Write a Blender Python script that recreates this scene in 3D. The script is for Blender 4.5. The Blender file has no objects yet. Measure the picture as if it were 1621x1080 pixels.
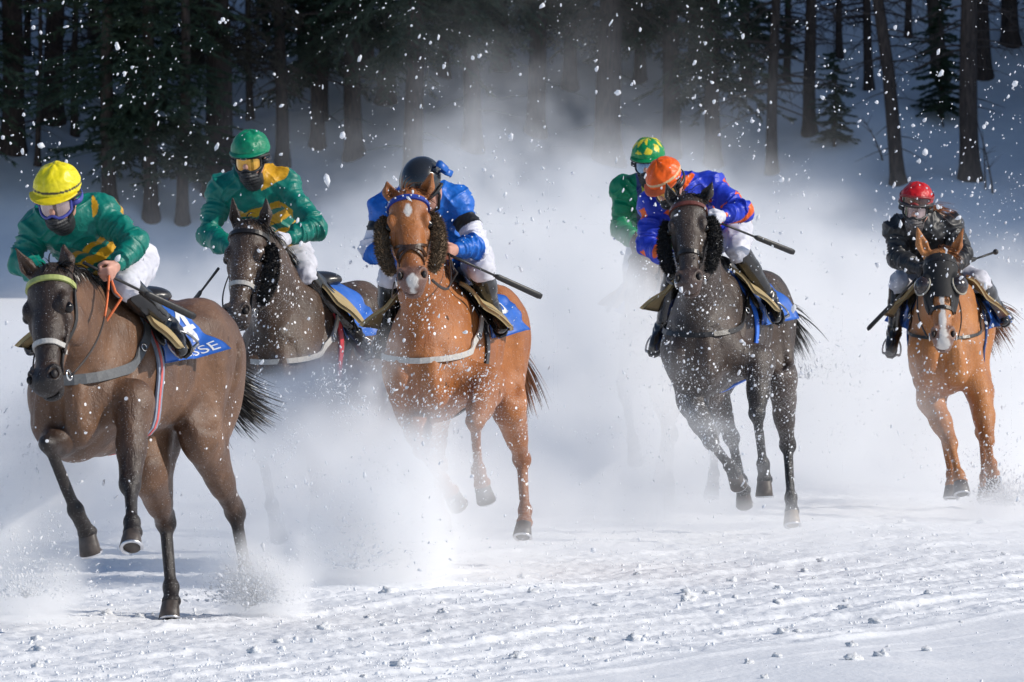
import bpy, bmesh, math, random
import numpy as np
from mathutils import Vector, Matrix
from mathutils.bvhtree import BVHTree
from math import radians, sin, cos, pi

# ---------------------------------------------------------------- camera, world, sun, exposure
scene = bpy.context.scene
COL = scene.collection
F_PX, CX, HOR, CAM_H = 13000.0, 810.5, 340.0, 2.0      # focal length in photo pixels, centre column, horizon row, eye height
cam_d = bpy.data.cameras.new('camera')
cam_d.sensor_width = 36.0
cam_d.lens = F_PX / 1621.0 * 36.0
cam_d.clip_start = 1.0
cam_d.clip_end = 3000.0
cam_d.dof.use_dof = True
cam_d.dof.focus_distance = 45.0
cam_d.dof.aperture_fstop = cam_d.lens / 1000.0 / 0.017
cam = bpy.data.objects.new('camera', cam_d)
COL.objects.link(cam)
cam.location = (0, 0, CAM_H)
cam.rotation_euler = (pi / 2 - math.atan((540.0 - HOR) / F_PX), 0, 0)
scene.camera = cam

SUN = Vector((0.82, -0.20, 0.54)).normalized()
world = bpy.data.worlds.new('World')
scene.world = world
world.use_nodes = True
wn = world.node_tree.nodes
bg = wn['Background']
sky = wn.new('ShaderNodeTexSky')
sky.sky_type = 'NISHITA'
sky.sun_disc = False
sky.sun_elevation = math.asin(SUN.z)
sky.sun_rotation = math.atan2(SUN.x, SUN.y)
sky.altitude = 1800
sky.ozone_density = 2.6
sky.dust_density = 0.3
world.node_tree.links.new(sky.outputs[0], bg.inputs[0])
bg.inputs[1].default_value = 0.125
sun_d = bpy.data.lights.new('sun', 'SUN')
sun_d.energy = 4.3
sun_d.angle = radians(0.5)
sun_d.color = (1.0, 0.93, 0.83)
sun = bpy.data.objects.new('sun', sun_d)
COL.objects.link(sun)
sun.location = (30, -10, 40)
sun.rotation_euler = SUN.to_track_quat('Z', 'Y').to_euler()

vs = scene.view_settings
vs.view_transform = 'Standard'
vs.look = 'None'
vs.exposure = -0.06
vs.gamma = 1.0
vs.use_curve_mapping = False
scene.render.engine = 'CYCLES'
cy = scene.cycles
cy.use_denoising = True
cy.max_bounces = 10
cy.diffuse_bounces = 4
cy.glossy_bounces = 2
cy.transmission_bounces = 4
cy.transparent_max_bounces = 8
cy.volume_bounces = 6
cy.volume_step_rate = 3.8
cy.volume_max_steps = 256
cy.sample_clamp_indirect = 4.0
cy.caustics_reflective = False
cy.caustics_refractive = False

# ---------------------------------------------------------------- numpy noise
RNG = np.random.RandomState(7)
_perm = RNG.rand(64, 64, 64).astype(np.float32)
def vnoise(x, y, z):
    x, y, z = np.broadcast_arrays(np.asarray(x, np.float32), np.asarray(y, np.float32), np.asarray(z, np.float32))
    xi, yi, zi = np.floor(x).astype(np.int64), np.floor(y).astype(np.int64), np.floor(z).astype(np.int64)
    fx, fy, fz = x - xi, y - yi, z - zi
    fx = fx * fx * (3 - 2 * fx); fy = fy * fy * (3 - 2 * fy); fz = fz * fz * (3 - 2 * fz)
    r = 0
    for dx in (0, 1):
        wx = fx if dx else 1 - fx
        for dy in (0, 1):
            wy = fy if dy else 1 - fy
            for dz in (0, 1):
                wz = fz if dz else 1 - fz
                r = r + _perm[(xi + dx) & 63, (yi + dy) & 63, (zi + dz) & 63] * wx * wy * wz
    return r * 2 - 1
def fbm(x, y, z, o=4, g=0.5):
    r, a, s = 0, 1.0, 1.0
    for i in range(o):
        r = r + a * vnoise(x * s + 17.3 * i, y * s + 5.1 * i, z * s + 9.7 * i)
        a *= g; s *= 2.03
    return r

# ---------------------------------------------------------------- scene helpers
def tag(o, label=None, cat=None, group=None, kind=None):
    if label: o['label'] = label
    if cat: o['category'] = cat
    if group: o['group'] = group
    if kind: o['kind'] = kind
    return o
def empty(name, M, label, cat, group=None):
    o = bpy.data.objects.new(name, None)
    COL.objects.link(o)
    o.empty_display_size = 0.2
    o.matrix_world = M
    return tag(o, label, cat, group)
def link(name, me, mat=None, parent=None, smooth=True):
    o = bpy.data.objects.new(name, me)
    COL.objects.link(o)
    if mat is not None:
        me.materials.append(mat)
    if parent is not None:
        o.parent = parent
    if smooth:
        me.polygons.foreach_set('use_smooth', np.ones(len(me.polygons), bool))
    return o
def mesh_np(name, V, F):
    me = bpy.data.meshes.new(name)
    V = np.asarray(V, np.float32)
    if isinstance(F, np.ndarray):
        n, k = F.shape
        me.vertices.add(len(V)); me.vertices.foreach_set('co', V.ravel())
        me.loops.add(n * k); me.loops.foreach_set('vertex_index', F.ravel().astype(np.int32))
        me.polygons.add(n); me.polygons.foreach_set('loop_start', np.arange(0, n * k, k, dtype=np.int32))
        me.update(calc_edges=True)
    else:
        me.from_pydata([tuple(v) for v in V], [], F)
        me.update()
    return me
def vcol(me, name, C):
    a = me.color_attributes.new(name, 'FLOAT_COLOR', 'POINT')
    C = np.asarray(C, np.float32)
    if C.shape[1] == 3:
        C = np.hstack([C, np.ones((len(C), 1), np.float32)])
    a.data.foreach_set('color', C.ravel())
class MB:
    """collects vertices and faces of one part"""
    def __init__(s): s.V = []; s.F = []
    def add(s, V, F):
        o = len(s.V)
        s.V += [tuple(v) for v in V]
        s.F += [tuple(i + o for i in f) for f in F]
        return s
    def tube(s, pts, rad, n=8, caps=True, flat=1.0, up=None):
        pts = [Vector(p) for p in pts]
        if not hasattr(rad, '__len__'): rad = [rad] * len(pts)
        V = []; prev = Vector(up) if up is not None else Vector((0.13, 0.31, 0.94))
        for i, p in enumerate(pts):
            d = (pts[min(i + 1, len(pts) - 1)] - pts[max(i - 1, 0)])
            d = d.normalized() if d.length > 1e-9 else Vector((0, 0, 1))
            a = prev - d * prev.dot(d)
            if a.length < 1e-4: a = d.orthogonal()
            a.normalize(); b = d.cross(a); prev = a
            for k in range(n):
                t = 2 * pi * k / n
                V.append(p + (a * cos(t) + b * sin(t) * flat) * rad[i])
        F = []
        m = len(pts)
        for i in range(m - 1):
            for k in range(n):
                F.append((i * n + k, i * n + (k + 1) % n, (i + 1) * n + (k + 1) % n, (i + 1) * n + k))
        if caps:
            F.append(tuple(range(n - 1, -1, -1))); F.append(tuple(range((m - 1) * n, m * n)))
        return s.add(V, F)
    def build(s, name, mat, parent=None, smooth=True):
        me = mesh_np(name, s.V, s.F)
        return link(name, me, mat, parent, smooth)

# ---------------------------------------------------------------- signed distance modelling
def A3(v): return np.array(v, np.float32)
class Prim:
    pass
def cone(a, b, ra, rb, k=0.03, sq=None, tags=None, op='+'):
    """round cone a-b; sq = (direction, factor) flattens the section along that direction"""
    p = Prim(); p.a, p.b, p.ra, p.rb, p.k, p.op, p.tags = A3(a), A3(b), ra, rb, k, op, tags or {}
    p.sq = None if sq is None else (A3(sq[0]) / np.linalg.norm(sq[0]), sq[1])
    m = max(ra, rb) * max(1.0, p.sq[1] if p.sq else 1.0)
    p.lo = np.minimum(p.a, p.b) - m; p.hi = np.maximum(p.a, p.b) + m
    def f(x, y, z):
        ax, ay, az = p.a; ba = p.b - p.a
        qx, qy, qz = x - ax, y - ay, z - az
        if p.sq:
            n, s = p.sq; e = (1 / s - 1)
            d = (qx * n[0] + qy * n[1] + qz * n[2]) * e
            qx, qy, qz = qx + n[0] * d, qy + n[1] * d, qz + n[2] * d
            ba = ba + n * (ba @ n) * e
        L = float(ba @ ba) + 1e-9
        t = np.clip((qx * ba[0] + qy * ba[1] + qz * ba[2]) / L, 0, 1)
        dx, dy, dz = qx - t * ba[0], qy - t * ba[1], qz - t * ba[2]
        r = np.sqrt(dx * dx + dy * dy + dz * dz) - (ra + (rb - ra) * t)
        return r * (min(1.0, p.sq[1] + 0.25) if p.sq else 1.0)
    p.f = f
    return p
def ell(c, r, R=None, k=0.03, tags=None, op='+'):
    """ellipsoid with centre c, radii r, axes R (rows are unit axes)"""
    p = Prim(); p.k, p.op, p.tags = k, op, tags or {}
    c = A3(c); r = A3(r); R = np.eye(3, dtype=np.float32) if R is None else np.asarray(R, np.float32)
    e = np.sqrt(((R * r[:, None]) ** 2).sum(0))
    p.lo, p.hi = c - e, c + e
    p.c = c
    def f(x, y, z):
        qx, qy, qz = x - c[0], y - c[1], z - c[2]
        s0 = s1 = 0
        for i in range(3):
            w = qx * R[i, 0] + qy * R[i, 1] + qz * R[i, 2]
            w0 = w / r[i]; s0 = s0 + w0 * w0; w1 = w0 / r[i]; s1 = s1 + w1 * w1
        k0 = np.sqrt(s0); k1 = np.sqrt(s1) + 1e-6
        return k0 * (k0 - 1) / k1
    p.f = f
    return p
def frame(x, z):
    """rows: x, y, z unit axes from a main axis and an approximate third axis"""
    x = Vector(x).normalized(); z = Vector(z); z = (z - x * z.dot(x)).normalized(); y = z.cross(x)
    return np.array([x, y, z], np.float32)
def polygonise(prims, h, disp=None, clip=None, pad=0.02):
    lo = np.min([p.lo for p in prims if p.op == '+'], 0) - pad - 2 * h
    hi = np.max([p.hi for p in prims if p.op == '+'], 0) + pad + 2 * h
    n = np.ceil((hi - lo) / h).astype(int) + 1
    ax = [(lo[i] + h * np.arange(n[i])).astype(np.float32) for i in range(3)]
    D = np.full(n, 0.5, np.float32)
    for p in prims:
        m = p.k + 2.5 * h
        s = []
        for i in range(3):
            a = max(0, int(math.floor((p.lo[i] - m - lo[i]) / h))); b = min(n[i], int(math.ceil((p.hi[i] + m - lo[i]) / h)) + 1)
            s.append(slice(a, b))
        if any(q.stop <= q.start for q in s): continue
        d = p.f(ax[0][s[0]][:, None, None], ax[1][s[1]][None, :, None], ax[2][s[2]][None, None, :])
        c = D[tuple(s)]
        if p.op == '-':
            d = -d
            hh = np.maximum(p.k - np.abs(c - d), 0) / p.k
            D[tuple(s)] = np.maximum(c, d) + hh * hh * p.k * 0.25
        else:
            hh = np.maximum(p.k - np.abs(c - d), 0) / p.k
            D[tuple(s)] = np.minimum(c, d) - hh * hh * p.k * 0.25
    if clip is not None:
        D = np.maximum(D, clip(ax[0][:, None, None], ax[1][None, :, None], ax[2][None, None, :]))
    # surface nets
    S = D < 0
    nx, ny, nz = n
    cnt = np.zeros((nx - 1, ny - 1, nz - 1), np.int8)
    for dx in (0, 1):
        for dy in (0, 1):
            for dz in (0, 1):
                cnt += S[dx:nx - 1 + dx, dy:ny - 1 + dy, dz:nz - 1 + dz]
    act = (cnt > 0) & (cnt < 8)
    I = np.argwhere(act)
    idx = np.full(act.shape, -1, np.int32)
    idx[act] = np.arange(len(I))
    P = np.zeros((len(I), 3), np.float32); W = np.zeros(len(I), np.float32)
    corner = [(a, b, c) for a in (0, 1) for b in (0, 1) for c in (0, 1)]
    dv = {c: D[I[:, 0] + c[0], I[:, 1] + c[1], I[:, 2] + c[2]] for c in corner}
    for c in corner:
        for a in range(3):
            if c[a] == 0:
                e = list(c); e[a] = 1; e = tuple(e)
                d0, d1 = dv[c], dv[e]
                m = (d0 < 0) != (d1 < 0)
                t = np.where(m, d0 / np.where(np.abs(d0 - d1) < 1e-9, 1e-9, d0 - d1), 0)
                q = np.tile(np.array(c, np.float32), (len(I), 1)); q[:, a] += t
                P += q * m[:, None]; W += m
    P = (P / W[:, None] + I) * h + lo
    faces = []
    for a in range(3):
        b, c = (a + 1) % 3, (a + 2) % 3
        sl0 = [slice(None)] * 3; sl1 = [slice(None)] * 3
        sl0[a] = slice(0, n[a] - 1); sl1[a] = slice(1, n[a])
        ch = S[tuple(sl0)] != S[tuple(sl1)]
        E = np.argwhere(ch)
        E = E[(E[:, b] > 0) & (E[:, c] > 0) & (E[:, b] < n[b] - 1) & (E[:, c] < n[c] - 1)]
        fl = S[E[:, 0], E[:, 1], E[:, 2]]
        def ix(ob, oc):
            q = E.copy(); q[:, b] += ob; q[:, c] += oc
            return idx[q[:, 0], q[:, 1], q[:, 2]]
        Q = np.stack([ix(-1, -1), ix(0, -1), ix(0, 0), ix(-1, 0)], 1)
        Q[~fl] = Q[~fl][:, ::-1]
        faces.append(Q)
    Fq = np.concatenate(faces)
    Fq = Fq[(Fq >= 0).all(1)]
    # two rounds of gentle smoothing
    for it in range(2):
        acc = np.zeros_like(P); w = np.zeros(len(P), np.float32)
        for i in range(4):
            u, v = Fq[:, i], Fq[:, (i + 1) % 4]
            for q in range(3):
                acc[:, q] += np.bincount(u, P[v, q], len(P)); 
            w += np.bincount(u, minlength=len(P))
        P = P + 0.45 * (acc / np.maximum(w, 1)[:, None] - P)
    return P.astype(np.float32), Fq
def tag_weights(prims, P, names, sig=0.012):
    tot = np.zeros(len(P), np.float32) + 1e-20
    out = {n: np.zeros(len(P), np.float32) for n in names}
    ds = np.stack([p.f(P[:, 0], P[:, 1], P[:, 2]) if p.op == '+' else np.full(len(P), 9.0, np.float32) for p in prims])
    ds = ds - ds.min(0)
    for p, d in zip(prims, ds):
        w = np.exp(-np.minimum(d / sig, 30))
        tot += w
        for n in names:
            v = p.tags.get(n)
            if v is not None: out[n] += w * (v(P) if callable(v) else v)
    return {n: out[n] / tot for n in names}
def normals(P, F):
    a, b, c, d = (P[F[:, i]] for i in range(4))
    N = np.cross(c - a, d - b)
    out = np.zeros_like(P)
    for i in range(4):
        for q in range(3):
            out[:, q] += np.bincount(F[:, i], N[:, q], len(P))
    return out / (np.linalg.norm(out, axis=1, keepdims=True) + 1e-12)
def bvh_of(P, F): return BVHTree.FromPolygons([Vector(map(float, p)) for p in P], [tuple(map(int, f)) for f in F])

# ---------------------------------------------------------------- materials
def nt(name):
    m = bpy.data.materials.new(name); m.use_nodes = True
    return m, m.node_tree, m.node_tree.nodes['Principled BSDF']
def N(t, kind, **kw):
    n = t.nodes.new(kind)
    for k, v in kw.items():
        if k.startswith('in_'):
            n.inputs[k[3:].replace('_', ' ')].default_value = v
        else:
            setattr(n, k, v)
    return n
def ramp(t, src, stops):
    r = t.nodes.new('ShaderNodeValToRGB')
    e = r.color_ramp.elements
    while len(e) < len(stops): e.new(0.5)
    for q, (p, c) in zip(e, stops):
        q.position = p; q.color = c if len(c) == 4 else (*c, 1)
    t.links.new(src, r.inputs[0])
    return r.outputs[0]
def mixc(t, fac, a, b, mode='MIX'):
    m = t.nodes.new('ShaderNodeMix'); m.data_type = 'RGBA'; m.blend_type = mode
    for sock, v in ((m.inputs[0], fac), (m.inputs[6], a), (m.inputs[7], b)):
        if isinstance(v, bpy.types.NodeSocket): t.links.new(v, sock)
        elif isinstance(v, (int, float)): sock.default_value = v
        else: sock.default_value = (*v, 1) if len(v) == 3 else v
    return m.outputs[2]
def bump(t, b, src, strength, dist):
    n = N(t, 'ShaderNodeBump'); n.inputs['Strength'].default_value = strength; n.inputs['Distance'].default_value = dist
    t.links.new(src, n.inputs['Height'])
    prev = b.inputs['Normal'].links
    if prev: t.links.new(prev[0].from_socket, n.inputs['Normal'])
    t.links.new(n.outputs[0], b.inputs['Normal'])
_mats = {}
def plain(name, col, rough=0.5, metal=0.0, spec=0.5, noise=0.15, scale=30.0, bmp=0.0, sheen=0.0, coat=0.0):
    """a material with a little colour variation and relief"""
    if name in _mats: return _mats[name]
    m, t, b = nt(name)
    tc = N(t, 'ShaderNodeTexCoord')
    no = N(t, 'ShaderNodeTexNoise'); no.inputs['Scale'].default_value = scale; no.inputs['Detail'].default_value = 4
    t.links.new(tc.outputs['Object'], no.inputs['Vector'])
    c0 = tuple(max(0, x * (1 - noise)) for x in col); c1 = tuple(min(1, x * (1 + noise)) for x in col)
    t.links.new(ramp(t, no.outputs[0], [(0.3, c0), (0.7, c1)]), b.inputs['Base Color'])
    b.inputs['Roughness'].default_value = rough; b.inputs['Metallic'].default_value = metal
    b.inputs['Specular IOR Level'].default_value = spec
    if sheen: b.inputs['Sheen Weight'].default_value = sheen
    if coat: b.inputs['Coat Weight'].default_value = coat
    if bmp: bump(t, b, no.outputs[0], 0.6, bmp)
    _mats[name] = m
    return m
# ================================================================ the setting: snow sheet, hillside, forest
TR = Vector((0.39, 0.92))            # the tracks run away to the right
def sstep(a, b, x):
    t = np.clip((x - a) / (b - a), 0, 1); return t * t * (3 - 2 * t)
def hill_z(x, y):
    """the lake shore rises into a wooded slope; an unseen spur is added at the right to keep the wood in shade"""
    x = np.asarray(x, float); y = np.asarray(y, float)
    s = 200 + 0.10 * x
    d = np.maximum(y - s, 0)
    z = 0.34 * d * sstep(0, 6, d) + 0.10 * np.maximum(d - 30, 0)
    z = z + (0.22 * np.sin(x * 0.55 + y * 0.31) + 0.14 * np.sin(x * 1.3 - y * 0.7 + 1.0)) * sstep(2, 8, d)
    z = z + 0.16 * fbm(x * 0.42, y * 0.5, 0 * x + 2.0, 2) * sstep(1, 5, d)
    z = z + 190 * sstep(32, 125, x) * sstep(158, 186, y)  # added spur out of view, shaped so its shadow covers the wood
    return z
def snow_material(name, rough_snow=True):
    m, t, b = nt(name); L = t.links.new
    tc = N(t, 'ShaderNodeTexCoord')
    n1 = N(t, 'ShaderNodeTexNoise'); n1.inputs['Scale'].default_value = 30; n1.inputs['Detail'].default_value = 6; L(tc.outputs['Object'], n1.inputs['Vector'])
    n2 = N(t, 'ShaderNodeTexNoise'); n2.inputs['Scale'].default_value = 1.2; n2.inputs['Detail'].default_value = 3; L(tc.outputs['Object'], n2.inputs['Vector'])
    L(ramp(t, n2.outputs[0], [(0.3, (0.80, 0.815, 0.84)), (0.7, (0.88, 0.885, 0.895))]), b.inputs['Base Color'])
    b.inputs['Roughness'].default_value = 0.62; b.inputs['Specular IOR Level'].default_value = 0.25
    bump(t, b, n1.outputs[0], 0.5, 0.012)
    return m
snow_mat = snow_material('snow')
def grain_material():
    m, t, b = nt('snow_grains'); L = t.links.new
    tc = N(t, 'ShaderNodeTexCoord'); n = N(t, 'ShaderNodeTexNoise'); n.inputs['Scale'].default_value = 60; L(tc.outputs['Object'], n.inputs['Vector'])
    L(ramp(t, n.outputs[0], [(0.3, (0.86, 0.87, 0.89)), (0.7, (0.92, 0.92, 0.93))]), b.inputs['Base Color']); b.inputs['Roughness'].default_value = 0.6
    tr = N(t, 'ShaderNodeBsdfTranslucent'); tr.inputs[0].default_value = (0.90, 0.92, 0.95, 1)
    mx = N(t, 'ShaderNodeMixShader'); mx.inputs[0].default_value = 0.45
    L(b.outputs[0], mx.inputs[1]); L(tr.outputs[0], mx.inputs[2]); L(mx.outputs[0], t.nodes['Material Output'].inputs['Surface'])
    return m
grain_mat = grain_material()      # small lumps let the light through
def axis_steps(a, b, step, far0, far1, g0=1.25):
    mid = list(np.arange(a, b, step)); lo = []; hi = []
    p, s = a, step
    while p > far0: s = min(s * g0, 40); p -= s; lo.append(p)
    p, s = mid[-1], step
    while p < far1: s = min(s * g0, 40); p += s; hi.append(p)
    return np.array(lo[::-1] + mid + hi)
gx = axis_steps(-3.9, 4.2, 0.0145, -600, 600, 1.16)
gy = np.concatenate([np.arange(-40, 33, 3.0), np.arange(33.2, 62, 0.036), np.arange(62.1, 75, 0.25), np.arange(75.5, 190, 4.0), np.arange(192, 240, 0.8), np.arange(242, 900, 14.0)])
GX, GY = np.meshgrid(gx, gy, indexing='xy')
def track_height(x, y):
    c = 0.92 * x - 0.39 * y; a_ = 0.39 * x + 0.92 * y
    near = sstep(25, 34, y) * (1 - sstep(62, 80, y)) * (1 - sstep(5, 9, np.abs(x)))
    churn = sstep(-13.55, -14.1, c + 0.12 * np.sin(a_ * 1.7))
    z = 0.020 * fbm(x * 0.9, y * 0.35, 0 * x, 3) * near
    r = fbm(x * 13, y * 8, 0 * x + 3.3, 4, 0.62)
    z += near * (0.0016 + 0.0066 * churn) * r
    z += near * churn * 0.014 * np.maximum(vnoise(x * 4.2, y * 3.0, 0 * x + 8) - 0.30, 0)
    lanes = [(-13.72, 0.05, 0.020), (-13.98, 0.035, 0.014), (-14.20, 0.03, -0.012), (-14.45, 0.05, 0.018), (-14.78, 0.06, -0.016), (-15.15, 0.04, 0.016), (-15.5, 0.05, -0.014),
             (-15.95, 0.05, 0.014), (-16.4, 0.05, -0.014), (-16.9, 0.06, 0.018), (-17.5, 0.06, -0.014), (-13.3, 0.03, 0.006), (-13.05, 0.03, -0.005), (-18.2, 0.06, 0.016), (-19.0, 0.08, 0.016)]
    for c0, w, h in lanes:
        cc = c - c0 - 0.03 * np.sin(a_ * 0.8 + c0 * 7)
        e = np.exp(-(cc / w) ** 2)
        z += near * 1.3 * h * e * (0.65 + 0.5 * vnoise(a_ * 1.4, 0 * a_ + c0 * 13, 0 * a_))
        if abs(c0 + 14.78) < 0.01 or abs(c0 + 15.5) < 0.01:
            z += near * e * 0.0035 * np.sin(a_ * 2 * pi / 0.13 + 6 * cc / w) * (0.5 + 0.5 * vnoise(a_ * 0.9, 0 * a_, 0 * a_ + c0))
    # pits left by hooves
    return z
GZ = hill_z(GX, GY) + track_height(GX, GY)
ny_, nx_ = GX.shape
I0 = (np.arange(ny_ - 1)[:, None] * nx_ + np.arange(nx_ - 1)[None, :]).ravel()
Fg = np.stack([I0, I0 + 1, I0 + nx_ + 1, I0 + nx_], 1)
ground = link('ground', mesh_np('ground', np.stack([GX.ravel(), GY.ravel(), GZ.ravel()], 1), Fg), snow_mat)
tag(ground, kind='structure')

def on_ground(u, v):
    Y = CAM_H / max(v - HOR, 1e-3) * F_PX
    return Vector(((u - CX) / F_PX * Y, Y, 0))
def hill_at(u, v):
    a = (u - CX) / F_PX
    for Y in np.arange(200, 240, 0.1):
        z = CAM_H - (v - HOR) / F_PX * Y
        if hill_z(a * Y, Y) >= z: return Vector((a * Y, Y, float(hill_z(a * Y, Y))))
    return Vector((a * 230, 230, float(hill_z(a * 230, 230))))

# ---------------------------------------------------------------- clods of snow on the track
rs = np.random.RandomState(31)
def clod_mesh(seed, sub=3, rough=0.55):
    r = np.random.RandomState(seed)
    V, Fc = ico((0, 0, 0), 1.0, sub)
    V = np.array(V); o = r.rand(3) * 20
    n = fbm(V[:, 0] * 1.6 + o[0], V[:, 1] * 1.6 + o[1], V[:, 2] * 1.6 + o[2], 4, 0.65)
    V = V * (1 + rough * n)[:, None] * r.uniform(0.75, 1.2, 3)
    return V, Fc
def ico(c, r, sub=1):
    bm = bmesh.new(); bmesh.ops.create_icosphere(bm, subdivisions=sub, radius=r)
    V = [v.co + Vector(c) for v in bm.verts]; bm.verts.index_update(); Fc = [tuple(v.index for v in q.verts) for q in bm.faces]
    bm.free()
    return V, Fc
# ================================================================ the wood on the far shore
def bark_material():
    m, t, b = nt('bark'); L = t.links.new
    tc = N(t, 'ShaderNodeTexCoord'); mp = N(t, 'ShaderNodeMapping'); mp.inputs['Scale'].default_value = (9, 9, 1.6); L(tc.outputs['Object'], mp.inputs[0])
    n = N(t, 'ShaderNodeTexNoise'); n.inputs['Scale'].default_value = 2.2; n.inputs['Detail'].default_value = 6; L(mp.outputs[0], n.inputs['Vector'])
    L(ramp(t, n.outputs[0], [(0.3, (0.035, 0.024, 0.019)), (0.7, (0.105, 0.072, 0.055))]), b.inputs['Base Color'])
    b.inputs['Roughness'].default_value = 0.9; bump(t, b, n.outputs[0], 0.9, 0.03)
    return m
def needle_material(name, a_, c_):
    m, t, b = nt(name); L = t.links.new
    tc = N(t, 'ShaderNodeTexCoord'); n = N(t, 'ShaderNodeTexNoise'); n.inputs['Scale'].default_value = 1.4; n.inputs['Detail'].default_value = 4; L(tc.outputs['Object'], n.inputs['Vector'])
    L(ramp(t, n.outputs[0], [(0.3, a_), (0.7, c_)]), b.inputs['Base Color']); b.inputs['Roughness'].default_value = 0.7
    return m
bark = bark_material()
needles = needle_material('needles_dark', (0.022, 0.042, 0.022), (0.060, 0.090, 0.042))
needles2 = needle_material('needles_brown', (0.040, 0.032, 0.020), (0.075, 0.060, 0.034))
def tree_meshes(seed, height, r0, first, last_dense, blen, nb, foliage, droop=0.35, bend=0.0, dead=6, sprig=0.11):
    r = np.random.RandomState(seed)
    def axis(z): return Vector((bend * (z / height) * 2.0 + 0.05 * sin(z * 0.9 + seed), 0.05 * cos(z * 0.7 + seed), z))
    tr = MB(); zs = [-0.6, 0.0, 0.25, 0.7, 1.5, 3, 5, 7.5, 10.5, height * 0.85, height]
    tr.tube([axis(z) for z in zs], [max(r0 * (1 - (max(z, 0) / height) ** 1.1 * 0.96) * (1.35 if z <= 0 else 1.12 if z < 0.5 else 1.0), 0.012) for z in zs], 11)
    cr = MB()
    def spray(p, d, s):
        # a tuft: three narrow blades fanned round the twig direction
        d = d.normalized()
        for q in range(3):
            w = Vector(r.normal(0, 1, 3)); w = (w - d * w.dot(d)).normalized()
            tip = p + (d + w * r.uniform(0.25, 0.75)).normalized() * s * r.uniform(0.7, 1.3)
            sd = d.cross(w).normalized() * s * 0.16
            cr.add([p + sd, p - sd, tip], [(0, 1, 2)])
    for i in range(nb):
        q = i / nb
        z = first + (height * 0.96 - first) * q ** 1.5
        az = r.uniform(0, 2 * pi); taper = (1 - (z / height)) ** 0.7 + 0.12
        L = blen * taper * r.uniform(0.65, 1.15)
        if z < first + 1.2: L *= 0.7
        d = Vector((cos(az), sin(az), r.uniform(-0.1, 0.25)))
        p = axis(z); pts = [p.copy()]; st = 7
        for k in range(st):
            d = (d + Vector((0, 0, -droop * 0.28 + (0.12 if k > 3 else 0))) + Vector(r.normal(0, 0.07, 3))).normalized(); p = p + d * L / st; pts.append(p.copy())
        cr.tube(pts, [0.022 * (1 - k / (st + 0.5)) * (0.6 + 0.5 * taper) + 0.004 for k in range(st + 1)], 4, caps=False)
        fine = z < last_dense
        if foliage > 0:
            for k in range(1, st + 1):
                for side in (-1, 1):
                    for mm in range(2 if fine else 1):
                        if r.rand() > foliage: continue
                        b0 = pts[k - 1].lerp(pts[k], r.rand()); dd = (pts[k] - pts[k - 1]).normalized()
                        sd = dd.cross(Vector((0, 0, 1))).normalized() * side
                        tw = (dd * 0.7 + sd * r.uniform(0.4, 1.0) + Vector((0, 0, r.uniform(-0.35, 0.1)))).normalized(); tl = L * 0.26 * (1 - 0.55 * k / st) * r.uniform(0.6, 1.3)
                        ns = 5 if fine else 2
                        for s_ in range(ns): spray(b0 + tw * tl * (s_ + r.rand()) / ns, tw, sprig * (1 if fine else 2.2))
        else:
            for k in range(2, st + 1):     # bare winter twigs
                for mm in range(2):
                    b0 = pts[k - 1].lerp(pts[k], r.rand()); tw = ((pts[k] - pts[k - 1]).normalized() + Vector(r.normal(0, 0.7, 3))).normalized(); tl = L * r.uniform(0.12, 0.3)
                    cr.tube([b0, b0 + tw * tl * 0.5 + Vector((0, 0, -0.02)), b0 + tw * tl + Vector((0, 0, -0.06))], [0.009, 0.007, 0.004], 3, caps=False)
    for i in range(dead):     # dead stubs low on the trunk
        z = r.uniform(0.8, max(first, 2.5)); az = r.uniform(0, 2 * pi); L = r.uniform(0.3, 1.3); p = axis(z); d = Vector((cos(az), sin(az), r.uniform(-0.35, 0.1)))
        cr.tube([p, p + d * L * 0.5 + Vector((0, 0, -0.04)), p + d * L + Vector((0, 0, -0.16 * L))], [0.018, 0.012, 0.005], 4, caps=False)
    a_ = mesh_np('trunk', tr.V, tr.F); a_.materials.append(bark); a_.polygons.foreach_set('use_smooth', np.ones(len(a_.polygons), bool))
    c_ = mesh_np('crown', cr.V, cr.F)
    return a_, c_
KIND = {}
def kind(nm, mat, *a, **k):
    t_, c_ = tree_meshes(*a, **k); c_.materials.append(mat); KIND[nm] = (t_, c_)
kind('spruce', needles, 1, 15, 0.16, 1.2, 9.5, 2.2, 140, 0.68, sprig=0.12)
kind('spruce2', needles, 2, 17, 0.19, 1.8, 9.5, 2.5, 140, 0.68, droop=0.5, sprig=0.12)
kind('canopy', needles, 3, 19, 0.24, 3.2, 9.5, 3.0, 140, 0.72, droop=0.6, dead=10, sprig=0.14)
kind('larch', bark, 4, 18, 0.22, 2.8, 9, 2.6, 60, 0.0, dead=12)
kind('larch_lean', bark, 5, 18, 0.20, 3.2, 9, 2.4, 50, 0.0, bend=-1.1, dead=10)
kind('giant', needles2, 6, 22, 0.37, 3.8, 9.5, 3.4, 150, 0.7, droop=0.6, dead=14)
kind('thin', bark, 7, 11, 0.10, 1.4, 9, 1.8, 46, 0.0, dead=10)
kind('bush', needles, 8, 4.6, 0.07, 0.4, 9, 1.5, 90, 0.85, droop=0.3, dead=2)
GR = 'trees of the wood on the far shore'
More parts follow.
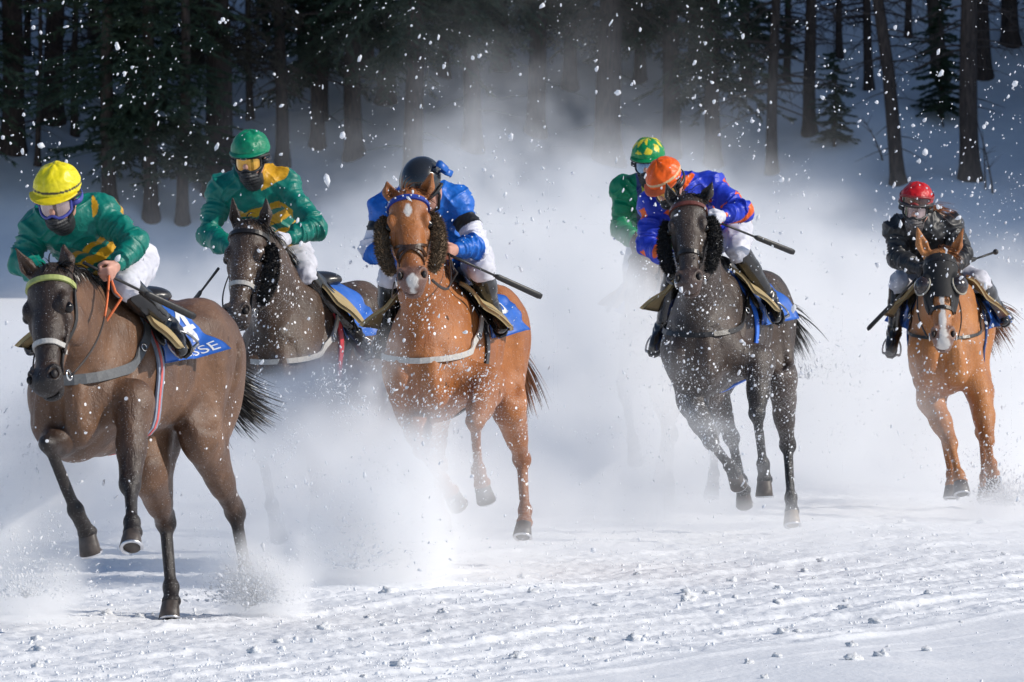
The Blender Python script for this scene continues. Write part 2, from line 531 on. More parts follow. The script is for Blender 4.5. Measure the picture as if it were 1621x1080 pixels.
def tree(kd, u, v, label, s=1.0, rot=None, cat='tree', name=None):
    p = hill_at(u, v); i = len([o for o in COL.objects if o.get('group') == GR])
    nm = name or {'larch': 'larch_tree', 'larch_lean': 'larch_tree', 'thin': 'larch_tree', 'giant': 'pine_tree', 'bush': 'young_pine'}.get(kd, 'spruce_tree')
    M = Matrix.Translation(p) @ Matrix.Rotation(i * 2.4 if rot is None else rot, 4, 'Z') @ Matrix.Scale(s, 4)
    o = empty(nm, M, label, cat, GR)
    for part, me in zip(('trunk', 'crown'), KIND[kd]):
        c = bpy.data.objects.new(part, me); COL.objects.link(c); c.parent = o
    return o
tree('giant', 345, 318, 'massive dark pine trunk behind the rider in the green helmet', 1.0, rot=0.4)
tree('giant', 965, 255, 'massive dark trunk above the gap left of the green and yellow helmet', 0.95, rot=2.0)
tree('canopy', 657, 300, 'stout trunk with dark hanging boughs above the black helmet', 1.1)
tree('larch_lean', 1425, 292, 'leaning bare larch trunk rising behind the red helmet', 0.95, rot=0.0)
tree('larch', 1535, 280, 'straight bare trunk right of the red helmet', 1.15, rot=1.0)
tree('larch_lean', 1492, 128, 'bare trunk leaning above the red helmet, farther up the slope', 1.1, rot=0.3)
tree('larch', 1552, 122, 'dark trunk half behind the straight bare trunk at right', 1.1)
tree('thin', 1374, 142, 'short dark trunk up the slope left of the leaning larch', 1.25)
tree('larch', 1283, 210, 'twin larch trunk in the haze right of the orange helmet', 0.8)
tree('thin', 1226, 275, 'slender trunk in the haze above the whip of the orange rider', 1.5)
tree('bush', 1490, 190, 'young dark pine hanging over the slope above the red helmet', 0.75, name='young_pine')
tree('bush', 1320, 232, 'small hazy young pine on the slope left of the leaning larch', 0.55, name='young_pine')
tree('larch', 18, 240, 'thick bare trunk at the left edge above the yellow helmet', 1.35)
tree('larch', 88, 190, 'bare trunk up the slope above the yellow helmet', 1.2)
tree('thin', 62, 262, 'thin bare stem between the two trunks at the left edge', 0.8)
tree('spruce', 172, 322, 'spruce with forked foot right of the yellow helmet', 1.15)
tree('spruce2', 236, 345, 'second spruce right of the yellow helmet', 1.0)
tree('spruce', 292, 352, 'spruce just left of the massive dark pine trunk', 1.0)
tree('thin', 442, 262, 'slender leaning trunk right of the green helmet', 1.7)
tree('canopy', 745, 235, 'hanging spruce boughs in the haze between the two massive trunks', 1.0)
tree('canopy', 850, 215, 'dense dark spruce left of the second massive trunk', 1.05)
tree('canopy', 560, 250, 'dark spruce left of the black helmet', 1.0)
tree('canopy', 1060, 245, 'dark spruce above the orange helmet', 1.0)
tree('spruce2', 1130, 262, 'hazy spruce right above the orange helmet', 1.1)
tree('spruce2', 500, 235, 'spruce between the green and black helmets', 1.0)
filler = [('thin', 120, 215), ('spruce', 205, 175), ('thin', 262, 175), ('thin', 395, 190), ('spruce2', 480, 130), ('canopy', 610, 165), ('spruce', 700, 120), ('canopy', 790, 110), ('spruce2', 905, 140),
          ('spruce', 1010, 130), ('canopy', 1100, 110), ('spruce', 1180, 140), ('thin', 1245, 130), ('thin', 1330, 90), ('larch', 1130, 40), ('thin', 45, 90), ('spruce', 150, 60), ('larch', 310, 100), ('spruce2', 540, 60), ('canopy', 660, 30), ('canopy', 880, 40),
          ('spruce', 980, 50), ('canopy', 1600, 70), ('thin', 1440, 60), ('thin', 420, 60), ('spruce', 240, 20), ('canopy', 760, 20), ('spruce', 1060, 20), ('thin', 515, 190), ('larch', 578, 120)]
NEAR = [(20, 'the left picture edge'), (92, 'the yellow helmet'), (230, 'the gap between the green riders'), (396, 'the green helmet'), (530, 'the gap before the black helmet'), (664, 'the black helmet'), (860, 'the wide misty gap'), (1027, 'the patterned helmet'), (1110, 'the orange helmet'), (1250, 'the orange rider\'s whip'), (1448, 'the red helmet'), (1610, 'the right picture edge')]
used = {}
for kd, u_, v_ in filler:
    what = {'thin': 'slender bare tree', 'larch': 'bare larch', 'spruce': 'small spruce', 'spruce2': 'broad spruce', 'canopy': 'dark spruce'}[kd]
    near = min(NEAR, key=lambda q: abs(q[0] - u_))
    side = 'left of' if u_ < near[0] - 25 else 'right of' if u_ > near[0] + 25 else 'above'
    lab = '%s deep in the wood %s %s%s' % (what, 'high up ' if v_ < 80 else '', side + ' ', near[1])
    if lab in used: lab += ', %s one' % ('farther' if v_ < used[lab] else 'nearer')
    used[lab] = v_
    tree(kd, u_, v_, ' '.join(lab.split()), 1.0)
# the wood goes on past both edges of the picture
rw = np.random.RandomState(5)
for i in range(46):
    u_ = rw.uniform(-900, -40) if i % 2 else rw.uniform(1665, 2500)
    tree(['spruce', 'canopy', 'larch', 'thin', 'spruce2'][i % 5], u_, rw.uniform(0, 330), 'tree of the wood beyond the %s edge of the picture' % ('left' if u_ < 0 else 'right'), rw.uniform(0.9, 1.2))
# sticks and saplings on the right-hand slope
stick = MB()
def sapling(u, v, h, lean, seed, label):
    p = hill_at(u, v); r = np.random.RandomState(seed)
    o = empty('bare_sapling', Matrix.Translation(p), label, 'sapling', 'saplings on the slope')
    mb = MB(); pts = [Vector((lean * (t ** 1.4) * h, 0.02 * t, h * t - 0.1)) for t in np.linspace(0, 1, 7)]
    mb.tube(pts, [0.028 * (1 - t * 0.8) for t in np.linspace(0, 1, 7)], 6); mb.build('stem', bark, o)
    tw = MB()
    for k in range(7):
        q = r.uniform(0.3, 1.0); b0 = pts[int(q * 6)]; d = Vector((r.normal(0, 0.6), r.normal(0, 0.3), r.uniform(0.2, 0.9))); L = r.uniform(0.25, 0.6)
        b1 = MB().tube([b0, b0 + d * L * 0.6, b0 + d * L + Vector((0, 0, -0.03))], [0.010, 0.007, 0.003], 4); b1.build('twig', bark, o)
sapling(1572, 308, 2.2, -0.22, 1, 'thin bent sapling leaning beside the straight bare trunk')
sapling(1560, 300, 1.6, -0.05, 2, 'shorter upright sapling beside the straight bare trunk')
sapling(1398, 255, 1.2, -0.45, 3, 'leaning stick left of the leaning larch')
sapling(1494, 205, 0.7, -0.2, 4, 'short stick below the young dark pine')
# ================================================================ horses
class Place:
    """a horse's place on the track: x forward, y to its left, z up; p(u, v, x) turns a photo pixel at a known forward distance into a local point"""
    def __init__(s, u0, Y0, theta, size=1.0):
        s.Y0 = Y0; s.X0 = (u0 - CX) * Y0 / F_PX; s.th = radians(theta)
        s.s, s.c = sin(s.th), cos(s.th); s.size = size
        s.M = Matrix(((-s.s, s.c, 0, s.X0), (-s.c, -s.s, 0, s.Y0), (0, 0, 1, 0), (0, 0, 0, 1)))
    def p(s, u, v, x):
        a = (u - CX) / F_PX
        Y = (s.s * s.X0 + s.c * s.Y0 - x) / (s.s * a + s.c)
        X = a * Y; Z = CAM_H - (v - HOR) / F_PX * Y
        return Vector((x, (X - s.X0) * s.c - (Y - s.Y0) * s.s, Z))
    def thing(s, name, base, label, cat, group=None):
        M = s.M @ Matrix.Translation(base)
        o = empty(name, M, label, cat, group)
        o['_b'] = 0
        del o['_b']
        return o

def coat_material(name, coat, coat2, dark, muzzle, star=None, snow=0.5):
    m, t, b = nt(name)
    tc = N(t, 'ShaderNodeTexCoord'); L = t.links.new
    at = N(t, 'ShaderNodeVertexColor', layer_name='zones')
    sep = N(t, 'ShaderNodeSeparateColor'); L(at.outputs[0], sep.inputs[0])
    n1 = N(t, 'ShaderNodeTexNoise'); n1.inputs['Scale'].default_value = 5; n1.inputs['Detail'].default_value = 5
    L(tc.outputs['Object'], n1.inputs['Vector'])
    mp = N(t, 'ShaderNodeMapping'); mp.inputs['Scale'].default_value = (60, 60, 14); L(tc.outputs['Object'], mp.inputs[0])
    n2 = N(t, 'ShaderNodeTexNoise'); n2.inputs['Scale'].default_value = 5; n2.inputs['Detail'].default_value = 4; L(mp.outputs[0], n2.inputs['Vector'])
    base = ramp(t, n1.outputs[0], [(0.32, coat), (0.68, coat2)])
    base = mixc(t, 0.35, base, mixc(t, 1.0, base, ramp(t, n2.outputs[0], [(0.3, (0.45, 0.45, 0.45)), (0.7, (1.5, 1.5, 1.5))]), 'MULTIPLY'))
    base = mixc(t, sep.outputs[0], base, dark)          # points of the coat: mane line, lower legs
    base = mixc(t, sep.outputs[1], base, muzzle)        # bare skin of the muzzle
    base = mixc(t, sep.outputs[2], base, (0.62, 0.58, 0.54) if star is None else star)   # white marks
    # powder snow caught in the coat: small flecks and a dusting
    vo = N(t, 'ShaderNodeTexVoronoi'); vo.inputs['Scale'].default_value = 42; L(tc.outputs['Object'], vo.inputs['Vector'])
    rnd = N(t, 'ShaderNodeSeparateColor'); L(vo.outputs['Color'], rnd.inputs[0])
    n3 = N(t, 'ShaderNodeTexNoise'); n3.inputs['Scale'].default_value = 3.5; n3.inputs['Detail'].default_value = 3; L(tc.outputs['Object'], n3.inputs['Vector'])
    def math_(op, a, c):
        q = N(t, 'ShaderNodeMath', operation=op)
        for i, v in enumerate((a, c)):
            if isinstance(v, (int, float)): q.inputs[i].default_value = v
            else: L(v, q.inputs[i])
        return q.outputs[0]
    amount = math_('MULTIPLY', math_('MULTIPLY', at.outputs['Alpha'], snow), math_('POWER', math_('MULTIPLY', n3.outputs[0], 1.75), 2.0))
    rad = math_('MULTIPLY', math_('LESS_THAN', rnd.outputs[0], amount), math_('ADD', math_('MULTIPLY', rnd.outputs[1], 0.30), 0.12))
    fleck = math_('LESS_THAN', vo.outputs['Distance'], rad)
    n4 = N(t, 'ShaderNodeTexNoise'); n4.inputs['Scale'].default_value = 190; n4.inputs['Detail'].default_value = 2; L(tc.outputs['Object'], n4.inputs['Vector'])
    dust = math_('MULTIPLY', math_('GREATER_THAN', math_('ADD', n4.outputs[0], math_('MULTIPLY', math_('MINIMUM', amount, 0.8), 0.16)), 0.70), 0.7)
    sn = math_('MAXIMUM', fleck, dust)
    base = mixc(t, sn, base, (0.82, 0.83, 0.86))
    L(base, b.inputs['Base Color'])
    rr = N(t, 'ShaderNodeMapRange'); L(n1.outputs[0], rr.inputs[0]); rr.inputs[3].default_value = 0.34; rr.inputs[4].default_value = 0.58
    L(rr.outputs[0], b.inputs['Roughness'])
    b.inputs['Specular IOR Level'].default_value = 0.42
    b.inputs['Sheen Weight'].default_value = 0.0
    b.inputs['Sheen Roughness'].default_value = 0.4
    mp2 = N(t, 'ShaderNodeMapping'); mp2.inputs['Scale'].default_value = (9, 9, 5); L(tc.outputs['Object'], mp2.inputs[0])
    n5 = N(t, 'ShaderNodeTexNoise'); n5.inputs['Scale'].default_value = 1.6; n5.inputs['Detail'].default_value = 3; n5.inputs['Distortion'].default_value = 0.8; L(mp2.outputs[0], n5.inputs['Vector'])
    bump(t, b, n5.outputs[0], 0.5, 0.02)
    # veins and skin creases: thin raised lines where a noise crosses its middle
    mp3 = N(t, 'ShaderNodeMapping'); mp3.inputs['Scale'].default_value = (1.0, 1.0, 0.55); L(tc.outputs['Object'], mp3.inputs[0])
    n6 = N(t, 'ShaderNodeTexNoise'); n6.inputs['Scale'].default_value = 7; n6.inputs['Detail'].default_value = 2; n6.inputs['Distortion'].default_value = 1.0; L(mp3.outputs[0], n6.inputs['Vector'])
    vn = math_('ABSOLUTE', math_('SUBTRACT', n6.outputs[0], 0.5), 0.0)
    vr = N(t, 'ShaderNodeMapRange', interpolation_type='SMOOTHSTEP'); L(vn, vr.inputs[0]); vr.inputs[1].default_value = 0.0; vr.inputs[2].default_value = 0.035; vr.inputs[3].default_value = 1.0; vr.inputs[4].default_value = 0.0
    bump(t, b, vr.outputs[0], 0.20, 0.006)
    bump(t, b, n2.outputs[0], 0.6, 0.004)
    bump(t, b, sn, 0.8, 0.004)
    return m

hoof_mat = plain('hoof_horn', (0.060, 0.047, 0.040), 0.5, noise=0.5, scale=25, bmp=0.004)
hoof_pale_mat = plain('hoof_horn_pale', (0.26, 0.20, 0.14), 0.55, noise=0.45, scale=25, bmp=0.004)
shoe_mat = plain('shoe_metal', (0.6, 0.6, 0.62), 0.35, metal=0.9, scale=40)
eye_mat = plain('eye_dark', (0.006, 0.004, 0.003), 0.10, spec=0.35, noise=0.1)
nostril_mat = plain('nostril_dark', (0.010, 0.006, 0.005), 0.6)  # near-black plug that fills the carved nostril pit
leather_blk = plain('leather_black', (0.016, 0.014, 0.013), 0.38, noise=0.35, scale=60, bmp=0.002)
leather_brn = plain('leather_brown', (0.05, 0.025, 0.014), 0.4, noise=0.35, scale=60, bmp=0.002)
metal_mat = plain('bit_metal', (0.75, 0.74, 0.72), 0.22, metal=1.0, noise=0.1)
elastic_wht = plain('elastic_white', (0.46, 0.44, 0.41), 0.7, scale=80, bmp=0.002)
elastic_gry = plain('elastic_grey', (0.10, 0.105, 0.11), 0.65, scale=80, bmp=0.002)

def hair_material(name, col, col2):
    m, t, b = nt(name)
    tc = N(t, 'ShaderNodeTexCoord')
    n = N(t, 'ShaderNodeTexNoise'); n.inputs['Scale'].default_value = 40; t.links.new(tc.outputs['Object'], n.inputs['Vector'])
    t.links.new(ramp(t, n.outputs[0], [(0.3, col), (0.7, col2)]), b.inputs['Base Color'])
    b.inputs['Roughness'].default_value = 0.38; b.inputs['Specular IOR Level'].default_value = 0.4
    return m

def strands(rng, roots, dirs, length, n, width, curl, grav, name, mat, parent, off, wind=(0, 0, 0)):
    """a lock of hair: many thin tapering ribbons"""
    mb = MB()
    for i in range(n):
        q = rng.randint(len(roots)); f = rng.rand(); r2 = min(q + 1, len(roots) - 1)
        p = Vector(roots[q]).lerp(Vector(roots[r2]), f) + Vector(rng.normal(0, 0.012, 3))
        d = Vector(dirs[q]).lerp(Vector(dirs[r2]), f) + Vector(rng.normal(0, curl, 3)); d.normalize()
        L = length * rng.uniform(0.55, 1.1); st = 8; pts = []
        w = Vector(wind) + Vector(rng.normal(0, curl * 0.5, 3))
        for k in range(st + 1):
            pts.append(p.copy()); p = p + d * (L / st); d = (d + w / st + Vector((0, 0, -grav / st))).normalized()
        wd = width * rng.uniform(0.6, 1.3)
        s = Vector(rng.normal(0, 1, 3)); s.normalize()
        V = []; Fc = []
        for k, p in enumerate(pts):
            ww = wd * (1 - (k / st) ** 2.2) + 0.0006
            V += [p + s * ww - off, p - s * ww - off]
            if k: Fc.append((2 * k - 2, 2 * k - 1, 2 * k + 1, 2 * k))
        mb.add(V, Fc)
    return mb.build(name, mat, parent)

def band(path, nrm, w, th, mat, name, parent, off, closed=False):
    """a strap: path points with outward normals, width across the path, thickness outward"""
    n = len(path); V = []; Fc = []
    for i in range(n):
        a = path[(i - 1) % n] if (closed or i) else path[i]; b = path[(i + 1) % n] if (closed or i < n - 1) else path[i]
        t = (b - a).normalized(); nn = nrm[i].normalized(); s = t.cross(nn).normalized()
        q = path[i] - off
        V += [q + s * w / 2 - nn * 0.004, q + s * w / 2 + nn * th, q - s * w / 2 + nn * th, q - s * w / 2 - nn * 0.004]
    m = n if closed else n - 1
    for i in range(m):
        j = (i + 1) % n
        for k in range(4):
            Fc.append((4 * i + k, 4 * i + (k + 1) % 4, 4 * j + (k + 1) % 4, 4 * j + k))
    if not closed: Fc += [(3, 2, 1, 0), (4 * n - 4, 4 * n - 3, 4 * n - 2, 4 * n - 1)]
    mb = MB().add(V, Fc)
    return mb.build(name, mat, parent, smooth=False)

def snap_rays(bvh, outs, ins, lift=0.006):
    P, Nn = [], []
    for o, i in zip(outs, ins):
        d = (i - o).normalized()
        h = bvh.ray_cast(o, d)
        if h[0] is None: h = bvh.find_nearest(i)
        p, nn = h[0], h[1]
        if nn.dot(d) > 0: nn = -nn
        P.append(p + nn * lift); Nn.append(nn)
    for it in range(2):      # even out
        P = [P[0]] + [(P[i - 1] + P[i] * 2 + P[i + 1]) / 4 for i in range(1, len(P) - 1)] + [P[-1]]
        Nn = [Nn[0]] + [(Nn[i - 1] + Nn[i] * 2 + Nn[i + 1]).normalized() for i in range(1, len(Nn) - 1)] + [Nn[-1]]
    return P, Nn

def hoof(C, T, side_hint, mat, parent, off, size=0.92, fwd=Vector((1, 0, 0))):
    """C coronet centre, T sole centre; a flared horn capsule with a toe, a flat sole and a shoe"""
    ax = (T - C).normalized()
    f = fwd - ax * fwd.dot(ax)
    f = f.normalized() if f.length > 1e-3 else ax.orthogonal()
    l = ax.cross(f)
    L = (T - C).length
    V = []; Fc = []; n = 20
    prof = [(-0.10, 0.044, 0.0), (0.0, 0.050, 0.0), (0.06, 0.050, 0.004), (0.5, 0.056, 0.012), (1.0, 0.062, 0.022), (1.03, 0.060, 0.022)]
    for (h, r, sh) in prof:
        for k in range(n):
            a = 2 * pi * k / n
            rr = r * (1.08 if cos(a) > 0 else 0.9 + 0.0 * cos(a)) * size
            V.append(C + ax * (h * L) + f * (cos(a) * rr + sh * size) + l * (sin(a) * rr * 0.95) - off)
    m = len(prof)
    for i in range(m - 1):
        for k in range(n):
            Fc.append((i * n + k, i * n + (k + 1) % n, (i + 1) * n + (k + 1) % n, (i + 1) * n + k))
    base = (m - 1) * n
    cen = len(V); V.append(C + ax * (L * 0.93) + f * 0.022 * size - off)
    for k in range(n): Fc.append((base + k, base + (k + 1) % n, cen))
    o = MB().add(V, Fc).build('hoof', mat, parent)
    sh = MB(); pts = []
    for k in range(17):
        a = -2.35 + 4.7 * k / 16
        pts.append(C + ax * (L * 1.04) + f * (cos(a) * 0.056 + 0.022) * size + l * sin(a) * 0.052 * size - off)
    sh.tube(pts, 0.009, 6).build('horseshoe', shoe_mat, o)
    return o

def make_horse(H):
    pl = H['place']; dz = H.get('dz', 0.0); rng = np.random.RandomState(H['seed'])
    vox = H.get('vox', 0.0082)
    Z = Vector((0, 0, dz))
    def g(x, y, z): return Vector((x, y * 0.89, z + dz))
    P = []
    body_t = {'snow': H.get('snow_body', 0.15)}
    low = lambda v: (lambda Q: np.clip((1.25 - Q[:, 2]) / 0.55, 0, 1) * v + H.get('snow_body', 0.15))
    bt = {'snow': low(0.6)}
    # trunk
    P += [ell(g(0.36, 0, 1.215), (0.46, 0.230, 0.39), k=0.06, tags=bt),
          ell(g(-0.06, 0, 1.22), (0.56, 0.270, 0.305), k=0.12, tags=bt),
          ell(g(-0.40, 0, 1.31), (0.42, 0.235, 0.24), k=0.12, tags=bt),
          ell(g(0.24, 0, 1.47), (0.34, 0.085, 0.13), k=0.10, tags=bt),
          ell(g(0.62, 0, 1.12), (0.22, 0.195, 0.30), k=0.10, tags=bt)]
    for sd in (-1, 1):
        P += [ell(g(-0.62, sd * 0.13, 1.32), (0.34, 0.17, 0.27), k=0.10, tags=bt),
              ell(g(-0.80, sd * 0.14, 1.17), (0.17, 0.13, 0.29), k=0.09, tags=bt),
              ell(g(-0.50, sd * 0.20, 1.43), (0.10, 0.07, 0.07), k=0.10, tags=bt),
              cone(g(0.36, sd * 0.13, 1.46), g(0.66, sd * 0.155, 1.14), 0.085, 0.100, k=0.07, sq=((0, 1, 0), 0.75), tags=bt),
              ell(g(0.46, sd * 0.172, 1.09), (0.17, 0.080, 0.17), k=0.045, tags=bt),
              ell(g(0.755, sd * 0.095, 1.06), (0.12, 0.100, 0.18), k=0.022, tags=bt),
              ell(g(0.30, sd * 0.205, 1.02), (0.22, 0.06, 0.10), k=0.06, tags=bt)]
    # head and neck
    poll = pl.p(*H['poll']); muz = pl.p(*H['muz'])
    hy = radians(H.get('head_yaw', 0)); roll = radians(H.get('head_roll', 0))
    a = (muz - poll); HL = a.length / 0.60; a.normalize()
    fp = Vector((cos(hy), sin(hy), 0.15)); f = (fp - a * fp.dot(a)).normalized(); l = f.cross(a)
    hs = H.get('head_size', 1.0)
    def hp(t, d, y): return poll + a * (t * HL) + f * (d * hs) + l * (y * hs)
    R = np.array([a, l, f], np.float32)
    def hell(t, d, y, r, k=0.03, op='+', tags=None): return ell(hp(t, d, y), (r[0] * HL, r[1] * hs, r[2] * hs), R, k=k, op=op, tags=tags)
    nb = g(0.50, 0, 1.33)
    thr = hp(0.10, -0.17, 0)
    mid = nb.lerp(thr, 0.5) + Vector((0.0, 0, 0.03))
    nd = (thr - nb).normalized(); lat = Vector((0, 1, 0))
    nt_ = {'snow': H.get('snow_neck', 0.12), 'dark': 0.0}
    P += [cone(nb, mid, 0.285, 0.215, k=0.06, sq=(lat, 0.48), tags=nt_),
          cone(mid, thr, 0.215, 0.135, k=0.08, sq=(lat.lerp(l, 0.6), 0.56), tags=nt_),
          cone(g(0.30, 0, 1.58), hp(0.0, -0.13, 0), 0.05, 0.045, k=0.10, tags={'dark': 0.7, 'snow': 0.05})]
    ht = {'snow': H.get('snow_head', 0.10)}
    hd = dict(ht, dark=H.get('face_dark', 0.0))
    mt = {'muz': 1.0, 'snow': H.get('snow_head', 0.1)}
    P += [hell(0.07, -0.075, 0, (0.13, 0.092, 0.085), tags=hd),
          cone(hp(0.10, -0.05, 0), hp(0.30, -0.055, 0), 0.092, 0.076, k=0.04, sq=(f, 0.75), tags=hd),
          cone(hp(0.28, -0.05, 0), hp(0.52, -0.060, 0), 0.070, 0.054, k=0.03, sq=(f, 0.85), tags=hd),
          cone(hp(0.20, -0.155, 0), hp(0.50, -0.105, 0), 0.075, 0.040, k=0.04, sq=(l, 0.8), tags=ht),
          hell(0.545, -0.062, 0, (0.072, 0.064, 0.066), k=0.03, tags=mt),
          hell(0.575, -0.105, 0, (0.040, 0.046, 0.035), k=0.025, tags=mt),
          hell(0.565, -0.045, 0, (0.035, 0.052, 0.040), k=0.02, tags=mt),
          hell(0.600, -0.088, 0, (0.030, 0.060, 0.006), k=0.010, op='-')]
    for sd in (-1, 1):
        P += [hell(0.205, -0.155, sd * 0.055, (0.115, 0.042, 0.095), k=0.03, tags=ht),
              hell(0.175, -0.040, sd * 0.083, (0.048, 0.024, 0.030), k=0.025, tags=hd),
              hell(0.235, -0.075, sd * 0.080, (0.030, 0.018, 0.022), k=0.025, tags=hd),
              cone(hp(0.25, -0.085, sd * 0.082), hp(0.40, -0.085, sd * 0.062), 0.014, 0.010, k=0.02, tags=hd),
              hell(0.528, -0.036, sd * 0.050, (0.046, 0.026, 0.036), k=0.014, tags=mt),
              hell(0.540, -0.010, sd * 0.062, (0.030, 0.020, 0.026), k=0.008, op='-'),
              hell(0.198, -0.052, sd * 0.106, (0.022, 0.020, 0.016), k=0.010, op='-'),
              hell(0.33, -0.02, sd * 0.085, (0.09, 0.02, 0.03), k=0.03, op='-')]
        er = H.get('ears', {}).get(sd)
        eb = hp(-0.005, -0.085, sd * 0.062)
        et = pl.p(*er) if er else hp(-0.17, -0.05, sd * 0.075)
        em = eb.lerp(et, 0.45) + l * (sd * 0.012)
        ef = f * 1.0 + l * (sd * 0.25)
        etag = {'dark': H.get('ear_dark', 0.6)}
        P += [cone(eb, em, 0.034, 0.036, k=0.02, sq=(ef, 0.75), tags=etag), cone(em, et, 0.036, 0.006, k=0.012, sq=(ef, 0.7), tags=etag),
              cone(eb.lerp(et, 0.22) + ef * 0.030, eb.lerp(et, 0.85) + ef * 0.020, 0.022, 0.006, k=0.008, op='-')]
    # throat and jugular hollow between neck and jaw
    # legs
    dk = lambda v: {'dark': v, 'snow': H.get('snow_leg', 0.6)}
    hooves = []
    ldk = H.get('leg_dark', 1.0)
    for nm, pts in H['legs'].items():
        sd = 1 if nm[0] == 'L' else -1
        q = [Vector(v) if isinstance(v, Vector) else pl.p(*v) for v in pts]
        lat = Vector((0, 1, 0))
        if nm[1] == 'F':
            E, K, Fk, C, T = q
            sh = g(0.62, sd * 0.15, 1.10)
            up = (E - K).normalized()
            back = Vector((-1, 0, 0)); bk = (back - up * back.dot(up)).normalized()
            P += [cone(sh, E, 0.125, 0.105, k=0.07, sq=(lat, 0.8), tags=bt),
                  cone(E, E.lerp(K, 0.55), 0.112, 0.076, k=0.05, sq=(lat, 0.82), tags=dk(0.25 * ldk)),
                  cone(E.lerp(K, 0.5), K, 0.074, 0.045, k=0.04, tags=dk(0.75 * ldk)),
                  ell(E.lerp(K, 0.22) - bk * 0.035, (0.12, 0.055, 0.05), frame(up, lat), k=0.03, tags=dk(0.2 * ldk)),
                  ell(K, (0.062, 0.047, 0.045), frame(up, lat), k=0.025, tags=dk(ldk)),
                  ell(K - bk * 0.012 + up * 0.0, (0.035, 0.040, 0.038), k=0.02, tags=dk(ldk))]
        else:
            S, K, Fk, C, T = q
            hip = g(-0.62, sd * 0.14, 1.25)
            up = (S - K).normalized()
            back = Vector((-1, 0, 0)); bk = (back - up * back.dot(up)).normalized()
            P += [cone(hip, S, 0.20, 0.125, k=0.10, sq=(lat, 0.72), tags=bt),
                  cone(g(-0.82, sd * 0.13, 1.10), S.lerp(K, 0.35) + bk * 0.03, 0.12, 0.075, k=0.07, sq=(lat, 0.8), tags=bt),
                  cone(S, S.lerp(K, 0.6), 0.125, 0.078, k=0.06, sq=(lat, 0.75), tags=dk(0.2 * ldk)),
                  cone(S.lerp(K, 0.5), K, 0.078, 0.046, k=0.04, sq=(lat, 0.85), tags=dk(0.6 * ldk)),
                  cone(K + up * 0.09 + bk * 0.045, K + bk * 0.055 + up * 0.01, 0.020, 0.026, k=0.03, tags=dk(0.8 * ldk)),
                  ell(K, (0.065, 0.046, 0.055), frame(up, lat), k=0.03, tags=dk(ldk))]
        dn = (K - Fk).normalized()
        b2 = (back - dn * back.dot(dn)).normalized()
        rc = 0.036 if nm[1] == 'F' else 0.039
        P += [cone(K, Fk, rc, rc * 0.88, k=0.025, sq=(lat, 0.8), tags=dk(ldk)),
              cone(K + b2 * 0.030 - dn * 0.03, Fk + b2 * 0.024, 0.019, 0.019, k=0.015, sq=(lat, 0.8), tags=dk(ldk)),
              ell(Fk + b2 * 0.006, (0.044, 0.037, 0.041), frame(dn, lat), k=0.02, tags=dk(ldk)),
              cone(Fk, C, 0.036, 0.040, k=0.02, tags=dk(ldk)),
              ell(C - (T - C).normalized() * 0.01, (0.03, 0.049, 0.049), frame((T - C), lat), k=0.015, tags=dk(ldk))]
        T = C + (T - C).normalized() * min((T - C).length, 0.088)
        hooves.append((nm, C, T))
        H.setdefault('_len', {})[nm] = ['%.2f' % (q[i] - q[i + 1]).length for i in range(4)]
    # sternum groove and flank hollows
    P += [cone(g(0.86, 0, 1.16), g(0.84, 0, 0.98), 0.012, 0.018, k=0.05, op='-')]
    for sd in (-1, 1):
        P += [cone(g(0.80, sd * 0.185, 1.24), g(0.84, sd * 0.195, 1.02), 0.020, 0.024, k=0.05, op='-')]
        # muscle bellies and the creases between them
        P += [ell(g(0.40, sd * 0.205, 1.13), (0.15, 0.052, 0.075), frame((0.75, 0, -0.65), (0, 1, 0))[[0, 2, 1]], k=0.018, tags=bt), ell(g(0.58, sd * 0.178, 1.19), (0.17, 0.055, 0.060), frame((0.55, 0, -0.83), (0, 1, 0))[[0, 2, 1]], k=0.018, tags=bt),
              ell(g(0.66, sd * 0.150, 1.02), (0.10, 0.070, 0.070), k=0.018, tags=bt),
              ell(g(-0.58, sd * 0.235, 1.22), (0.20, 0.060, 0.10), frame((0.35, 0, -0.93), (0, 1, 0))[[0, 2, 1]], k=0.022, tags=bt), ell(g(-0.80, sd * 0.20, 1.12), (0.24, 0.060, 0.075), frame((0.15, 0, -1), (0, 1, 0))[[0, 2, 1]], k=0.020, tags=bt),
              ell(g(-0.40, sd * 0.165, 1.46), (0.16, 0.08, 0.06), k=0.03, tags=bt)]
        P += [cone(g(0.34, sd * 0.255, 1.40), g(0.55, sd * 0.262, 1.10), 0.014, 0.016, k=0.035, op='-'), cone(g(-0.72, sd * 0.315, 1.34), g(-0.64, sd * 0.30, 0.98), 0.016, 0.016, k=0.04, op='-')]
        for q_ in range(5):      # ribs
            P += [cone(g(-0.02 - 0.09 * q_, sd * 0.30, 1.28), g(0.03 - 0.09 * q_, sd * 0.305, 1.05), 0.006, 0.006, k=0.022, op='-')]
        P += [ell(g(-0.36, sd * 0.32, 1.14), (0.11, 0.055, 0.18), k=0.08, op='-')]
    V, Fq = polygonise(P, vox)
    # soft muscle relief
    Nn = normals(V, Fq)
    rel = fbm(V[:, 0] * 6.0, V[:, 1] * 6.0, V[:, 2] * 4.5 + H['seed'], 3) * 0.0075 * np.clip((V[:, 2] - 0.55) / 0.3, 0.15, 1)
    hd_d = np.linalg.norm(V - np.array(hp(0.3, -0.08, 0)), axis=1)
    rel *= np.clip((hd_d - 0.30) / 0.15, 0.1, 1)
    V = V + Nn * rel[:, None]
    W = tag_weights(P, V, ['dark', 'muz', 'snow'])
    # white marks on the face
    hv = V - np.array(poll, np.float32)
    tt = hv @ np.array(a, np.float32) / HL; yy = hv @ np.array(l, np.float32); dd = hv @ np.array(f, np.float32)
